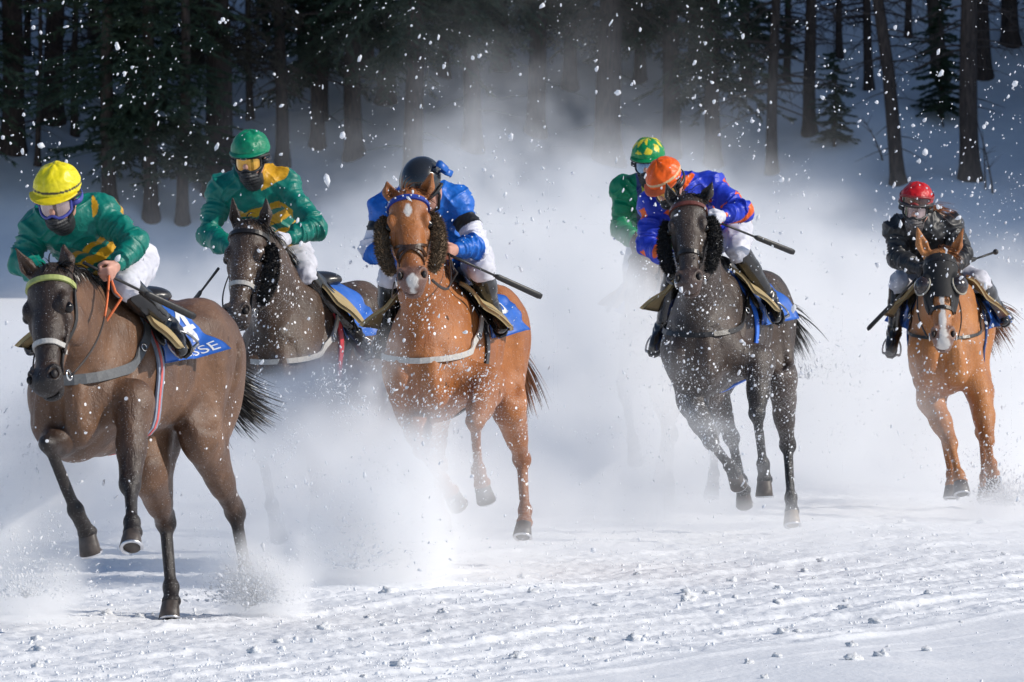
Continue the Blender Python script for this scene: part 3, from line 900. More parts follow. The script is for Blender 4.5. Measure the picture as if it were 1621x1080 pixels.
    white = np.zeros(len(V), np.float32)
    for (t0, y0, rt, ry) in H.get('marks', []):
        e = np.sqrt(((tt - t0) / rt) ** 2 + ((yy - y0) / ry) ** 2) + 0.25 * vnoise(V[:, 0] * 60, V[:, 1] * 60, V[:, 2] * 60)
        white = np.maximum(white, np.clip((1.1 - e) * 4, 0, 1) * (dd > -0.10))
    for sd in (-1, 1):
        nd_ = np.linalg.norm(V - np.array(hp(0.540, -0.016, sd * 0.056), np.float32), axis=1)
        W['dark'] = np.maximum(W['dark'], np.clip((0.030 - nd_) / 0.010, 0, 1)); W['muz'] = W['muz'] * (1 - np.clip((0.030 - nd_) / 0.010, 0, 1)); white = white * (1 - np.clip((0.034 - nd_) / 0.010, 0, 1))
    top = thing_base = Vector((0, 0, 0))
    root = pl.thing('race_horse', top, H['label'], 'horse', 'horses racing through the snow')
    me = mesh_np('body', V, Fq)
    vcol(me, 'zones', np.stack([W['dark'], W['muz'], white, W['snow']], 1))
    body = link('body', me, H['coat'], root)
    H['bvh'] = bvh = bvh_of(V, Fq); H['VF'] = (V, Fq, Nn)
    H['hc'] = (tt, yy, dd)
    off = top
    for nm, C, T in hooves:
        hoof(C, T, nm, hoof_pale_mat if nm in H.get('pale', ()) else hoof_mat, root, off)
    for sd in (-1, 1):
        c = hp(0.198, -0.054, sd * 0.090)
        me = mesh_np('eye', *ico(c, 0.026 * hs, 2)); link('eye', me, eye_mat, root)
        nv, nf = ico((0, 0, 0), 1.0, 2)
        nv = [hp(0.542, -0.020, sd * 0.057) + a * (q.x * 0.021 * HL) + l * (q.y * 0.0125 * hs) + f * (q.z * 0.017 * hs) for q in nv]
        link('nostril', mesh_np('nostril', nv, nf), nostril_mat, root)
    # hair
    hm = H['hair']
    strands(rng, [hp(-0.02, -0.08, -0.035), hp(-0.03, -0.06, 0.0), hp(-0.02, -0.08, 0.035)], [(f * 0.8 + l * 0.0), f * 0.9 + l * 0.25, (f * 0.7 + l * 0.6)],
            H.get('forelock', 0.13), 150, 0.0035, 0.22, 1.6, 'forelock', hm, root, off, wind=H.get('hair_wind', (-0.5, 0.5, 0.0)))
    crest = [hp(0.0, -0.13, 0), nb.lerp(hp(0, -0.13, 0), 0.7) + Vector((0, 0, 0.15)), nb.lerp(hp(0, -0.13, 0), 0.3) + Vector((0, 0, 0.23)), g(0.34, 0, 1.60)]
    crest = [bvh.ray_cast(c + Vector((0, 0, 0.6)), Vector((0, 0, -1)))[0] or c for c in crest]
    ms = H.get('mane_side', 1)
    strands(rng, crest, [(-0.6, 0.7 * ms, 0.15)] * 4, 0.13, 420, 0.0035, 0.18, 2.2, 'mane', hm, root, off)
    dock = g(-0.94, 0, 1.42)
    tdirs = H.get('tail_dir', (-0.8, 0.5, -0.1))
    strands(rng, [dock, dock + Vector(tdirs) * 0.18], [tdirs, tdirs], H.get('tail_len', 0.50), 760, 0.0055, 0.17, H.get('tail_grav', 1.0), 'tail', hm, root, off, wind=H.get('tail_wind', (0, 0, 0)))
    H.update(root=root, hp=hp, a=a, l=l, f=f, g=g, body=body, HL=HL)
    tack(H)
    return H

def cloth_material(name, col, rough=0.5, sheen=0.2, wr=0.006, scale=7.0, spec=0.4):
    if name in _mats: return _mats[name]
    m, t, b = nt(name); L = t.links.new
    tc = N(t, 'ShaderNodeTexCoord')
    if col is None:
        at = N(t, 'ShaderNodeVertexColor', layer_name='dye'); base = at.outputs[0]
    else:
        base = None
    n = N(t, 'ShaderNodeTexNoise'); n.inputs['Scale'].default_value = scale; n.inputs['Detail'].default_value = 5; n.inputs['Distortion'].default_value = 1.2
    L(tc.outputs['Object'], n.inputs['Vector'])
    w = N(t, 'ShaderNodeTexNoise'); w.inputs['Scale'].default_value = 420; L(tc.outputs['Object'], w.inputs['Vector'])
    var = ramp(t, n.outputs[0], [(0.3, (0.82, 0.82, 0.82)), (0.7, (1.1, 1.1, 1.1))])
    L(mixc(t, 1.0, base if base is not None else (*col, 1), var, 'MULTIPLY'), b.inputs['Base Color'])
    b.inputs['Roughness'].default_value = rough; b.inputs['Specular IOR Level'].default_value = spec
    b.inputs['Sheen Weight'].default_value = sheen; b.inputs['Sheen Roughness'].default_value = 0.35
    bump(t, b, n.outputs[0], 0.7, wr); bump(t, b, w.outputs[0], 0.2, 0.0008)
    _mats[name] = m
    return m
blue_cloth = cloth_material('saddlecloth_blue', (0.022, 0.125, 0.50), 0.5)
white_print = cloth_material('print_white', (0.72, 0.73, 0.76), 0.5, wr=0.001)
pad_mat = plain('foam_pad_beige', (0.40, 0.30, 0.145), 0.65, noise=0.12, scale=18, bmp=0.003)
saddle_mat = plain('saddle_leather', (0.02, 0.018, 0.017), 0.3, noise=0.3, scale=40, bmp=0.002, coat=0.2)

def sheet(bvh, g, xs, phis, lift, th, name, mat, parent, zc=1.18, crop=None):
    """a cloth draped over the barrel: rays towards the spine axis; lift(i, j) in 0..1 parameters gives the stand-off"""
    nx, nphi = len(xs), len(phis)
    top, bot = [], []
    for i, x in enumerate(xs):
        for j, ph in enumerate(phis):
            c = g(x, 0, zc); d = Vector((0, sin(ph), cos(ph)))
            h = bvh.ray_cast(c + d * 1.2, -d)
            # the rider is not in this tree, so the first hit is the horse
            p = h[0] if h[0] is not None else c + d * 0.35
            q = lift(i / (nx - 1), j / (nphi - 1), x, ph)
            q, dx = q if isinstance(q, tuple) else (q, 0.0)
            top.append(p + d * (q + th) + Vector((dx, 0, 0))); bot.append(p + d * q + Vector((dx, 0, 0)))
    n = len(top); V = top + bot; Fc = []
    id_ = lambda i, j: i * nphi + j
    for i in range(nx - 1):
        for j in range(nphi - 1):
            f_ = (id_(i, j), id_(i, j + 1), id_(i + 1, j + 1), id_(i + 1, j))
            Fc.append(f_[::-1]); Fc.append(tuple(k + n for k in f_))
    rim = [id_(i, 0) for i in range(nx)] + [id_(nx - 1, j) for j in range(1, nphi)] + [id_(i, nphi - 1) for i in range(nx - 2, -1, -1)] + [id_(0, j) for j in range(nphi - 2, 0, -1)]
    for a, b in zip(rim, rim[1:] + rim[:1]): Fc.append((a, b, b + n, a + n))
    o = MB().add(V, Fc).build(name, mat, parent)
    def at(fu, fv, out=0.004):
        i = min(max(fu * (nx - 1), 0), nx - 1.001); j = min(max(fv * (nphi - 1), 0), nphi - 1.001)
        i0, j0 = int(i), int(j); a, b = i - i0, j - j0
        p = (top[id_(i0, j0)] * (1 - a) * (1 - b) + top[id_(i0 + 1, j0)] * a * (1 - b) + top[id_(i0, j0 + 1)] * (1 - a) * b + top[id_(i0 + 1, j0 + 1)] * a * b)
        d = Vector((0, p.y, p.z - g(0, 0, zc).z)).normalized()
        return p + d * out
    return o, at

def text_on(at, text, fu0, fv0, du, dv, name, mat, parent, subdiv=2, flip=False):
    """letters laid on a draped cloth: du, dv = size of the text box in cloth parameters; text runs towards -u (tail) or +u"""
    cu = bpy.data.curves.new('tmp', 'FONT'); cu.body = text; cu.size = 1.0; cu.fill_mode = 'FRONT'; cu.resolution_u = 4
    ob = bpy.data.objects.new('tmp', cu); COL.objects.link(ob)
    dg = bpy.context.evaluated_depsgraph_get(); me0 = bpy.data.meshes.new_from_object(ob.evaluated_get(dg))
    bpy.data.objects.remove(ob); bpy.data.curves.remove(cu)
    bm = bmesh.new(); bm.from_mesh(me0); bpy.data.meshes.remove(me0)
    bmesh.ops.triangulate(bm, faces=bm.faces[:])
    for k in range(subdiv): bmesh.ops.subdivide_edges(bm, edges=[e for e in bm.edges if e.calc_length() > 0.12], cuts=1, use_grid_fill=False)
    bmesh.ops.triangulate(bm, faces=bm.faces[:])
    xs = [v.co.x for v in bm.verts]; ys = [v.co.y for v in bm.verts]
    x0, x1, y0, y1 = min(xs), max(xs), min(ys), max(ys)
    for v in bm.verts:
        a = (v.co.x - x0) / (x1 - x0); b = (v.co.y - y0) / (y1 - y0)
        u_, v_ = (a, b)
        du_, dv_ = (du, dv)
        v.co = at(fu0 + du_[0] * a + dv_[0] * b, fv0 + du_[1] * a + dv_[1] * b)
    me = bpy.data.meshes.new(name); bm.to_mesh(me); bm.free()
    return link(name, me, mat, parent, smooth=False)

def torus_pts(c, ax, r, n=20):
    ax = Vector(ax).normalized(); u = ax.orthogonal().normalized(); v = ax.cross(u)
    return [Vector(c) + (u * cos(2 * pi * k / n) + v * sin(2 * pi * k / n)) * r for k in range(n + 1)]

def fur_roll(c0, c1, r, flat_dir, mat, name, parent, rng, n=2600, flat=0.7, bow=None, hair=0.022):
    """a sheepskin roll: a bowed core covered with short tufts"""
    mb = MB(); pts = []; rad = []
    for k in range(13):
        t = k / 12
        p = Vector(c0).lerp(Vector(c1), t)
        if bow is not None: p = p + Vector(bow) * (4 * t * (1 - t))
        pts.append(p); rad.append(r * (0.35 + 0.65 * (4 * t * (1 - t)) ** 0.45))
    mb.tube(pts, rad, 14)
    V0 = [Vector(v) for v in mb.V]
    for i in range(n):
        t = rng.rand() * 11.98; k = int(t); q = t - k
        c = pts[k].lerp(pts[k + 1], q); rr = rad[k] * (1 - q) + rad[k + 1] * q
        ax = (pts[k + 1] - pts[k]).normalized(); u = ax.orthogonal().normalized(); v = ax.cross(u)
        an = rng.rand() * 2 * pi; d = (u * cos(an) + v * sin(an))
        p = c + d * rr * 0.96; tip = p + (d + Vector(rng.normal(0, 0.35, 3))).normalized() * hair * rng.uniform(0.6, 1.2)
        s = d.cross(Vector(rng.normal(0, 1, 3))).normalized() * 0.0035
        mb.add([p + s, p - s, tip], [(0, 1, 2)])
    return mb.build(name, mat, parent)

def tack(H):
    root, bvh, hp, a, l, f, g = (H[k] for k in ('root', 'bvh', 'hp', 'a', 'l', 'f', 'g'))
    T = H['tack']; O = Vector((0, 0, 0)); rng = np.random.RandomState(H['seed'] + 50)
    hl = T.get('head_leather', leather_blk)
    # bridle
    def head_arc(t, y_max, d0, rr, n, ang0, ang1):
        outs, ins = [], []
        for k in range(n):
            an = ang0 + (ang1 - ang0) * k / (n - 1)
            d = f * cos(an) + l * sin(an)
            c = hp(t, d0, 0)
            outs.append(c + d * rr); ins.append(c)
        return outs, ins
    nose_t = T.get('nose_t', 0.37)
    P, Nn = snap_rays(bvh, *head_arc(nose_t, 0, -0.08, 0.35, 28, -2.5, 2.5))
    Pn, Nnn = P, Nn
    outs, ins = [], []
    for k in range(15):
        an = -1.6 + 3.2 * k / 14; c = hp(0.06, -0.13, 0); d = (-a + f * -0.4).normalized() * cos(an) + l * sin(an)
        outs.append(c + d * 0.3); ins.append(c)
    P, Nn = snap_rays(bvh, outs, ins)
    br = band(P, Nn, 0.024, 0.006, hl, 'bridle', root, O)
    for sd in (-1, 1):
        MB().tube(torus_pts(hp(0.515, -0.095, sd * 0.078), l, 0.024), 0.005, 6).build('bit_ring', metal_mat, br)
    P, Nn = Pn, Nnn
    band(P, Nn, 0.024, 0.006, T.get('nose', hl), 'noseband', br, O)
    P, Nn = snap_rays(bvh, *head_arc(0.065, 0, -0.09, 0.35, 22, -1.75, 1.75))
    bb = band(P, Nn, T.get('brow_w', 0.026), 0.008, T.get('brow', hl), 'browband', br, O)
    if T.get('brow_beads'):
        for k in range(0, len(P) - 1):
            p = (P[k] + P[k + 1]) / 2
            me = mesh_np('stud', *ico(p + Nn[k] * 0.012, 0.006, 1)); link('stud', me, T['brow_beads'], bb) if k % 2 else None
    for sd in (-1, 1):
        outs, ins = [], []
        for k in range(14):
            q = k / 13; t = 0.06 + (0.50 - 0.06) * q; d = -0.10 - 0.02 * sin(pi * q) + 0.01 * q
            outs.append(hp(t, d, sd * 0.3)); ins.append(hp(t, d, 0))
        P, Nn = snap_rays(bvh, outs, ins)
        band(P, Nn, 0.018, 0.006, hl, 'cheekpiece', br, O)
    if T.get('grackle'):     # crossed straps over the nose
        for sd in (-1, 1):
            outs, ins = [], []
            for k in range(16):
                q = k / 15; an = -1.5 + 3.0 * q; t = nose_t - 0.05 + 0.12 * (q if sd > 0 else 1 - q)
                d = f * cos(an) + l * sin(an); c = hp(t, -0.07, 0); outs.append(c + d * 0.3); ins.append(c)
            P, Nn = snap_rays(bvh, outs, ins, 0.010)
            band(P, Nn, 0.014, 0.005, hl, 'crossed_strap', br, O)
    # sheepskin cheek rolls
    for sd in T.get('rolls', ()):
        c0, c1 = hp(0.10, -0.085, sd * 0.115), hp(0.46, -0.10, sd * 0.095)
        fur_roll(c0, c1, T.get('roll_r', 0.042), l, T['roll_mat'], 'cheek_roll', root, rng, bow=l * sd * 0.035)
    if T.get('hood'):
        V, Fq, NN = H['VF']; tt, yy, dd = H['hc']
        eye = [np.array(hp(0.198, -0.052, sd * 0.095), np.float32) for sd in (-1, 1)]
        ear = [np.array(hp(-0.04, -0.085, sd * 0.066), np.float32) for sd in (-1, 1)]
        ok = (tt > 0.015) & (tt < 0.31 + 0.06 * (np.abs(yy) > 0.05)) & (dd > -0.26) & (np.abs(yy) < 0.17)
        for e in ear: ok &= np.linalg.norm(V - e, axis=1) > 0.055
        fm = ok[Fq].all(1); Fs = Fq[fm]; used = np.unique(Fs); remap = -np.ones(len(V), int); remap[used] = np.arange(len(used))
        Vs = V[used] + NN[used] * 0.009
        hood = link('blinker_hood', mesh_np('blinker_hood', Vs, remap[Fs]), T['hood_mat'], root)
        for sd in (-1, 1):
            c = hp(0.20, -0.050, sd * 0.105); ax = (l * sd * 0.72 + f * 0.70).normalized(); u_ = (a - ax * a.dot(ax)).normalized(); v_ = ax.cross(u_)
            mb = MB(); Vv = []; n = 20
            prof = [(0.062, -0.03), (0.064, 0.0), (0.060, 0.022), (0.045, 0.042), (0.024, 0.052), (0.001, 0.055)]
            for r_, h_ in prof:
                for k in range(n): Vv.append(c + ax * h_ + (u_ * cos(2 * pi * k / n) + v_ * sin(2 * pi * k / n)) * r_)
            mb.add(Vv, [(i * n + k, i * n + (k + 1) % n, (i + 1) * n + (k + 1) % n, (i + 1) * n + k) for i in range(len(prof) - 1) for k in range(n)])
            cup = mb.build('eye_cup', T['cup_mat'], hood)
            MB().tube(torus_pts(c + ax * 0.004, ax, 0.066, 28), 0.007, 6).build('rim', T['cup_rim'], cup)
    # girth
    gx = T.get('girth_x', 0.20)
    outs, ins = [], []
    for k in range(48):
        an = 2 * pi * k / 48; d = Vector((0, sin(an), cos(an))); c = g(gx + 0.02 * (1 - cos(an)), 0, 1.2)
        outs.append(c + d * 0.62); ins.append(c)
    P, Nn = [], []
    for o, i in zip(outs, ins):
        d = (i - o).normalized(); h = bvh.ray_cast(o, d)
        p = h[0] if h[0] is not None else i
        P.append(p - d * 0.006); Nn.append(-d)
    P = [(P[k - 1] + P[k] * 2 + P[(k + 1) % 48]) / 4 for k in range(48)]
    gr = band(P, Nn, 0.07, 0.006, T.get('girth', elastic_gry), 'girth', root, O, closed=True)
    if T.get('girth_stripe'):
        P2 = [p + n_ * 0.007 for p, n_ in zip(P, Nn)]
        band(P2, Nn, 0.022, 0.002, T['girth_stripe'], 'stripe', gr, O, closed=True)
    # breastplate
    z0, z1 = T.get('bp_z', (1.20, 1.44))
    outs, ins = [], []
    for k in range(40):
        q = -1 + 2 * k / 39; an = q * 1.9
        zz = z0 + (z1 - z0) * (1 - cos(an)) / (1 - cos(1.9)); c = g(0.30, 0, zz)
        d = Vector((cos(an), sin(an), 0)); outs.append(c + d * 0.66); ins.append(c)
    P, Nn = snap_rays(bvh, outs, ins, 0.016)
    bp = band(P, Nn, T.get('bp_w', 0.045), 0.006, T.get('bp', leather_blk), 'breastplate', root, O)
    for sd in (-1, 1):
        k = 33 if sd > 0 else 6
        MB().tube(torus_pts(P[k] + Nn[k] * 0.012, Nn[k], 0.017), 0.004, 6).build('buckle', metal_mat, bp)
    # saddle cloth, pad, saddle
    wv = rng.uniform(0, 6)
    def lift(u, v, x, ph):
        e = abs(v - 0.5) * 2
        r = 0.016 + 0.016 * sin(11 * u + 9 * v + wv) * e + (1 - u) ** 3 * e ** 3 * T.get('flare', 0.16)
        return r + (0.02 * sin(14 * v + wv) * (1 - u) ** 2) + 0.010 * e * (1 - abs(float(vnoise(u * 4 + v * 9 + wv, v * 14 - u * 3, 0.5))) * 3)
    ph1 = T.get('cloth_phi', 1.30)
    xs = np.linspace(T.get('cloth_x0', -0.30), 0.16, 30); phs = np.linspace(-ph1, ph1, 61)
    cl, at = sheet(bvh, g, xs, phs, lift, 0.006, 'saddle_cloth', blue_cloth, root)
    # params: u 0 at tail side, 1 at withers; v 0 right side .. 1 left side
    for (txt, fu, fv, du, dv, nm) in T.get('prints', ()):
        text_on(at, txt, fu, fv, du, dv, nm, white_print, cl)
    def lift2(u, v, x, ph):
        e = abs(v - 0.5) * 2; low = max(0, (e - 0.45) / 0.55)
        return (0.024 + T.get('pad_flare', 0.11) * low ** 1.4 * (0.35 + 0.65 * u), 0.02 * low)
    for sd in (-1, 1):
        p0, p1 = (0.30, T.get('pad_phi', 1.18))
        phs2 = np.linspace(sd * p0, sd * p1, 14)
        sgn = 1
        def lf(u, v, x, ph):
            low = v
            return (0.024 + T.get('pad_flare', 0.17) * low ** 1.3 * (0.45 + 0.55 * u), 0.05 * low * u)
        xs2 = np.linspace(0.05, T.get('pad_x1', 0.34), 10)
        o, _ = sheet(bvh, g, xs2 if sd > 0 else xs2, phs2 if sd < 0 else phs2, lf, 0.022, 'saddle_pad', pad_mat, root)
        if sd > 0: o.data.flip_normals()
    sp = [ell(g(-0.22, 0, 1.60), (0.10, 0.13, 0.05), k=0.05), ell(g(0.0, 0, 1.575), (0.20, 0.10, 0.05), k=0.05), ell(g(0.16, 0, 1.63), (0.06, 0.09, 0.06), k=0.05)]
    for sd in (-1, 1): sp.append(cone(g(0.10, sd * 0.12, 1.58), g(0.17, sd * 0.27, 1.40), 0.07, 0.05, k=0.05, sq=((0, 1, 0.6), 0.35)))
    V, Fq = polygonise(sp, 0.012)
    H['saddle'] = link('saddle', mesh_np('saddle', V, Fq), saddle_mat, root)
# ================================================================ riders
skin_mat = plain('skin', (0.52, 0.27, 0.20), 0.5, noise=0.15, scale=22, bmp=0.001, spec=0.4)
silk = cloth_material('jersey_silk', None, 0.44, 0.0, wr=0.004, scale=26, spec=0.36)
breech_mat = cloth_material('breeches_white', (0.60, 0.60, 0.66), 0.6, 0.05, wr=0.003)
boot_mat = plain('boot_leather', (0.012, 0.011, 0.011), 0.22, noise=0.3, scale=18, bmp=0.006, coat=0.4)
sole_mat = plain('boot_sole', (0.02, 0.02, 0.021), 0.6, scale=30, bmp=0.002)
blue_ties = cloth_material('cap_ties_blue', (0.01, 0.11, 0.45), 0.4, 0.05, wr=0.003, scale=20)
cap_mat = cloth_material('cap_silk', None, 0.42, 0.05, wr=0.004, scale=18, spec=0.4)
shell_mat = plain('helmet_shell', (0.018, 0.019, 0.021), 0.24, noise=0.15, scale=90, coat=0.5)
mask_mat = plain('mask_black', (0.014, 0.014, 0.016), 0.55, noise=0.3, scale=60, bmp=0.003)
mask_grey = plain('mask_grey', (0.10, 0.09, 0.09), 0.5, noise=0.3, scale=60, bmp=0.003)
glove_mat = cloth_material('glove_white', (0.62, 0.62, 0.68), 0.6, 0.1, wr=0.003, scale=30)
glove_blk = cloth_material('glove_black', (0.02, 0.02, 0.022), 0.6, 0.1, wr=0.003, scale=30)
whip_mat = plain('whip_black', (0.014, 0.013, 0.013), 0.45, noise=0.3, scale=60, bmp=0.002)
rein_mat = plain('rein_leather', (0.022, 0.016, 0.013), 0.5, noise=0.3, scale=60)
rein_orange = plain('rein_orange', (0.75, 0.17, 0.05), 0.5, noise=0.15, scale=60)
iron_mat = plain('stirrup_iron', (0.30, 0.30, 0.31), 0.3, metal=0.9, scale=30)
def lens_material(name, c0, c1):
    m, t, b = nt(name)
    tc = N(t, 'ShaderNodeTexCoord'); n = N(t, 'ShaderNodeTexNoise'); n.inputs['Scale'].default_value = 9
    t.links.new(tc.outputs['Object'], n.inputs['Vector'])
    t.links.new(ramp(t, n.outputs[0], [(0.35, c0), (0.65, c1)]), b.inputs['Base Color'])
    b.inputs['Roughness'].default_value = 0.07; b.inputs['Metallic'].default_value = 0.55; b.inputs['Coat Weight'].default_value = 0.6
    return m
lens_clear = lens_material('lens_clear', (0.20, 0.14, 0.13), (0.45, 0.34, 0.34))
lens_amber = lens_material('lens_amber', (0.30, 0.12, 0.01), (0.85, 0.48, 0.06))
lens_blue = lens_material('lens_blue', (0.05, 0.12, 0.24), (0.30, 0.45, 0.60))
lens_rainbow = lens_material('lens_dark', (0.04, 0.02, 0.03), (0.20, 0.10, 0.05))

def clampv(v, n): return v / max(np.linalg.norm(v), 1e-9) * n
def make_rider(Rd, H):
    pl = Rd['place']; g = H['g']
    def J(k, default=None):
        v = Rd['j'].get(k, default)
        return Vector(v) if isinstance(v, Vector) else pl.p(*v)
    def mir(k):
        """joint k of the left, or the mirror of the other side"""
        if k in Rd['j']: return J(k)
        o = {'L': 'R', 'R': 'L'}[k[0]] + k[1:]
        q = J(o); return Vector((q.x, 2 * Rd.get('mid', 0.0) - q.y, q.z))
    pel = J('pel'); head = J('head')
    sh = {s: mir(s + 'sh') for s in 'LR'}; el = {s: mir(s + 'el') for s in 'LR'}; wr = {s: mir(s + 'wr') for s in 'LR'}
    kn = {s: mir(s + 'kn') for s in 'LR'}; an = {s: mir(s + 'an') for s in 'LR'}; toe = {s: mir(s + 'toe') for s in 'LR'}
    cs = (sh['L'] + sh['R']) / 2
    sl = (sh['L'] - sh['R']).normalized()
    ta = (cs - pel).normalized()
    tn = sl.cross(ta).normalized()          # chest or back normal
    if tn.x < 0: tn = -tn
    fy, fp_ = radians(Rd.get('face_yaw', 0)), radians(Rd.get('face_pitch', -15))
    fd = Vector((cos(fy) * cos(fp_), sin(fy) * cos(fp_), sin(fp_)))
    rl = radians(Rd.get('face_roll', 0))
    hu = Vector((0, 0, 1)) - fd * fd.z; hu.normalize(); hl = hu.cross(fd)
    hu, hl = hu * cos(rl) + hl * sin(rl), hl * cos(rl) - hu * sin(rl)
    RH = np.array([fd, hl, hu], np.float32)
    hh = Rd.get('hs', 1.0)
    def hq(x, y, z): return head + (fd * x + hl * y + hu * z) * hh
    base = Vector((pel.x, pel.y, pel.z))
    root = pl.thing('person', base, Rd['label'], 'person', 'riders racing in the snow')
    def put(name, V, Fq, mat, parent=None, dye=None):
        me = mesh_np(name, np.asarray(V, np.float32) - np.array(base, np.float32), Fq)
        if dye is not None: vcol(me, 'dye', dye)
        return link(name, me, mat, parent or root)
    def mbput(mb, name, mat, parent=None, smooth=True):
        mb.V = [tuple(Vector(v) - base) for v in mb.V]
        return mb.build(name, mat, parent or root, smooth)
    hip = {s: pel + sl * (0.095 if s == 'L' else -0.095) - ta * 0.03 for s in 'LR'}
    neck0 = cs + ta * 0.03
    # ---- body (skin): head, neck, trunk, limbs and hands in one surface
    B = [ell(hq(0, 0, 0.01), (0.098 * hh, 0.076 * hh, 0.115 * hh), RH, k=0.02), ell(hq(0.025, 0, -0.07), (0.062 * hh, 0.055 * hh, 0.05 * hh), RH, k=0.04),
         ell(hq(0.098, 0, -0.035), (0.020, 0.014, 0.022), RH, k=0.02), cone(hq(0.092, 0, -0.002), hq(0.105, 0, -0.035), 0.010, 0.014, k=0.015),
         ell(hq(0.090, 0, -0.078), (0.012, 0.024, 0.010), RH, k=0.012),
         cone(neck0, hq(-0.02, 0, -0.05), 0.062, 0.056, k=0.04), cone(pel, cs, 0.13, 0.14, k=0.05, sq=(tn, 0.7))]
    for sd in (-1, 1):
        B += [ell(hq(0.086, sd * 0.032, -0.005), (0.014, 0.018, 0.012), RH, k=0.01, op='-'), ell(hq(-0.005, sd * 0.076, -0.015), (0.022, 0.010, 0.032), RH, k=0.01)]
    for s in 'LR':
        sg = 1 if s == 'L' else -1
        B += [cone(cs, sh[s], 0.07, 0.065, k=0.05), cone(sh[s], el[s], 0.055, 0.042, k=0.03), cone(el[s], wr[s], 0.044, 0.030, k=0.02),
              cone(pel, hip[s], 0.11, 0.10, k=0.05), cone(hip[s], kn[s], 0.085, 0.058, k=0.04), cone(kn[s], an[s], 0.050, 0.032, k=0.03), cone(an[s], an[s].lerp(toe[s], 0.35), 0.030, 0.024, k=0.02)]
        # a closed hand round the rein: palm, four curled fingers, thumb over them
        d = (wr[s] - el[s]).normalized(); d = (d + Vector(Rd.get('hand_dir', (0.4, 0, -0.2)))).normalized()
        inn = Vector((0, -sg, 0)); inn = (inn - d * inn.dot(d)).normalized()
        up = inn.cross(d) * sg
        if up.z < 0: up = -up
        palm = wr[s] + d * 0.045
        B += [cone(wr[s], palm, 0.027, 0.030, k=0.015, sq=(inn, 0.75)), ell(palm + d * 0.012, (0.040, 0.040, 0.019), frame(d, inn), k=0.012)]
        for q in range(4):
            k0 = wr[s] + d * (0.084 - 0.004 * abs(q - 1)) + up * (0.030 - 0.020 * q) - inn * 0.004
            L = (0.040, 0.044, 0.041, 0.033)[q]
            k1 = k0 + (d * 0.35 + inn * 0.94) * L; k2 = k1 + (-d * 0.85 + inn * 0.50) * L * 0.72; k3 = k2 + (-d * 0.75 - inn * 0.62) * L * 0.55
            B += [cone(k0 - d * 0.02, k0, 0.0095, 0.0105, k=0.006), cone(k0, k1, 0.0102, 0.0094, k=0.004), cone(k1, k2, 0.0094, 0.0088, k=0.004), cone(k2, k3, 0.0088, 0.0076, k=0.004)]
        t0 = wr[s] + d * 0.028 + up * 0.030 + inn * 0.006; t1 = t0 + (d * 0.7 + up * 0.45 + inn * 0.5).normalized() * 0.036; t2 = t1 + (d * 0.6 + inn * 0.8 - up * 0.15).normalized() * 0.030
        B += [cone(t0, t1, 0.013, 0.0115, k=0.008), cone(t1, t2, 0.0112, 0.009, k=0.004)]
    V, Fq = polygonise(B, 0.0065)
    body = put('body', V, Fq, skin_mat)
    hands = {s: wr[s] + (wr[s] - el[s]).normalized() * 0.07 for s in 'LR'}
    # ---- gloves
    if Rd.get('gloves'):
        for s in 'LR':
            d = (wr[s] - el[s]).normalized()
            dN = np.array(d, np.float32); w0 = np.array(wr[s], np.float32)
            G = []
            for p in B:
                c = (p.lo + p.hi) / 2
                if np.linalg.norm(c - w0 - dN * 0.05) < 0.10 and ((p.hi - p.lo).max() < 0.11):
                    q = p
                    pp = Prim(); pp.__dict__.update(q.__dict__); ff = q.f
                    pp.f = (lambda ff: (lambda x, y, z: ff(x, y, z) - 0.0035))(ff); pp.lo = q.lo - 0.004; pp.hi = q.hi + 0.004
                    if q.op == '+': G.append(pp)
            G.append(cone(wr[s] - d * 0.05, wr[s], 0.036, 0.033, k=0.015))
            V, Fq = polygonise(G, 0.0055)
            put('glove', V, Fq, Rd['gloves'])
    # ---- jersey
    ts = {'arm': 0.0}
    Jp = [cone(pel - ta * 0.02, pel.lerp(cs, 0.5), 0.158, 0.168, k=0.05, sq=(tn, 0.80), tags=ts), cone(pel.lerp(cs, 0.45), cs - ta * 0.02, 0.168, 0.165, k=0.06, sq=(tn, 0.78), tags=ts),
          cone(cs, neck0 + (head - neck0) * 0.28, 0.085, 0.066, k=0.05, tags=ts),
          ell(pel.lerp(cs, 0.55) - tn * 0.05, (0.16, 0.15, 0.11), frame(ta, tn), k=0.06, tags=ts)]
    for s in 'LR':
        def at_(s=s, lo=0.0, hi=0.5, a=None, b=None):
            a_, b_ = np.array(a, np.float32), np.array(b, np.float32)
            return lambda Q: lo + (hi - lo) * np.clip(((Q - a_) @ (b_ - a_)) / ((b_ - a_) @ (b_ - a_)), 0, 1)
        tu = {'arm': 1.0, 'armt': at_(s, 0.0, 0.5, sh[s], el[s])}; tf = {'arm': 1.0, 'armt': at_(s, 0.5, 1.0, el[s], wr[s])}
        m1 = sh[s].lerp(el[s], 0.5)
        Jp += [cone(cs - ta * 0.03, sh[s], 0.110, 0.086, k=0.06, tags=ts), cone(sh[s], m1, 0.068, 0.060, k=0.05, tags=tu), cone(m1, el[s], 0.060, 0.053, k=0.03, tags=tu),
               cone(el[s], el[s].lerp(wr[s], 0.55), 0.054, 0.048, k=0.03, tags=tf), cone(el[s].lerp(wr[s], 0.5), wr[s] - (wr[s] - el[s]).normalized() * 0.012, 0.048, 0.036, k=0.03, tags=tf)]
    V, Fq = polygonise(Jp, 0.006)
    Nn = normals(V, Fq); sd_ = Rd['seed']
    w1 = 1 - np.abs(fbm(V[:, 0] * 6 + V[:, 2] * 4 + sd_, V[:, 1] * 6 - V[:, 2] * 3, V[:, 2] * 9, 2)) * 2
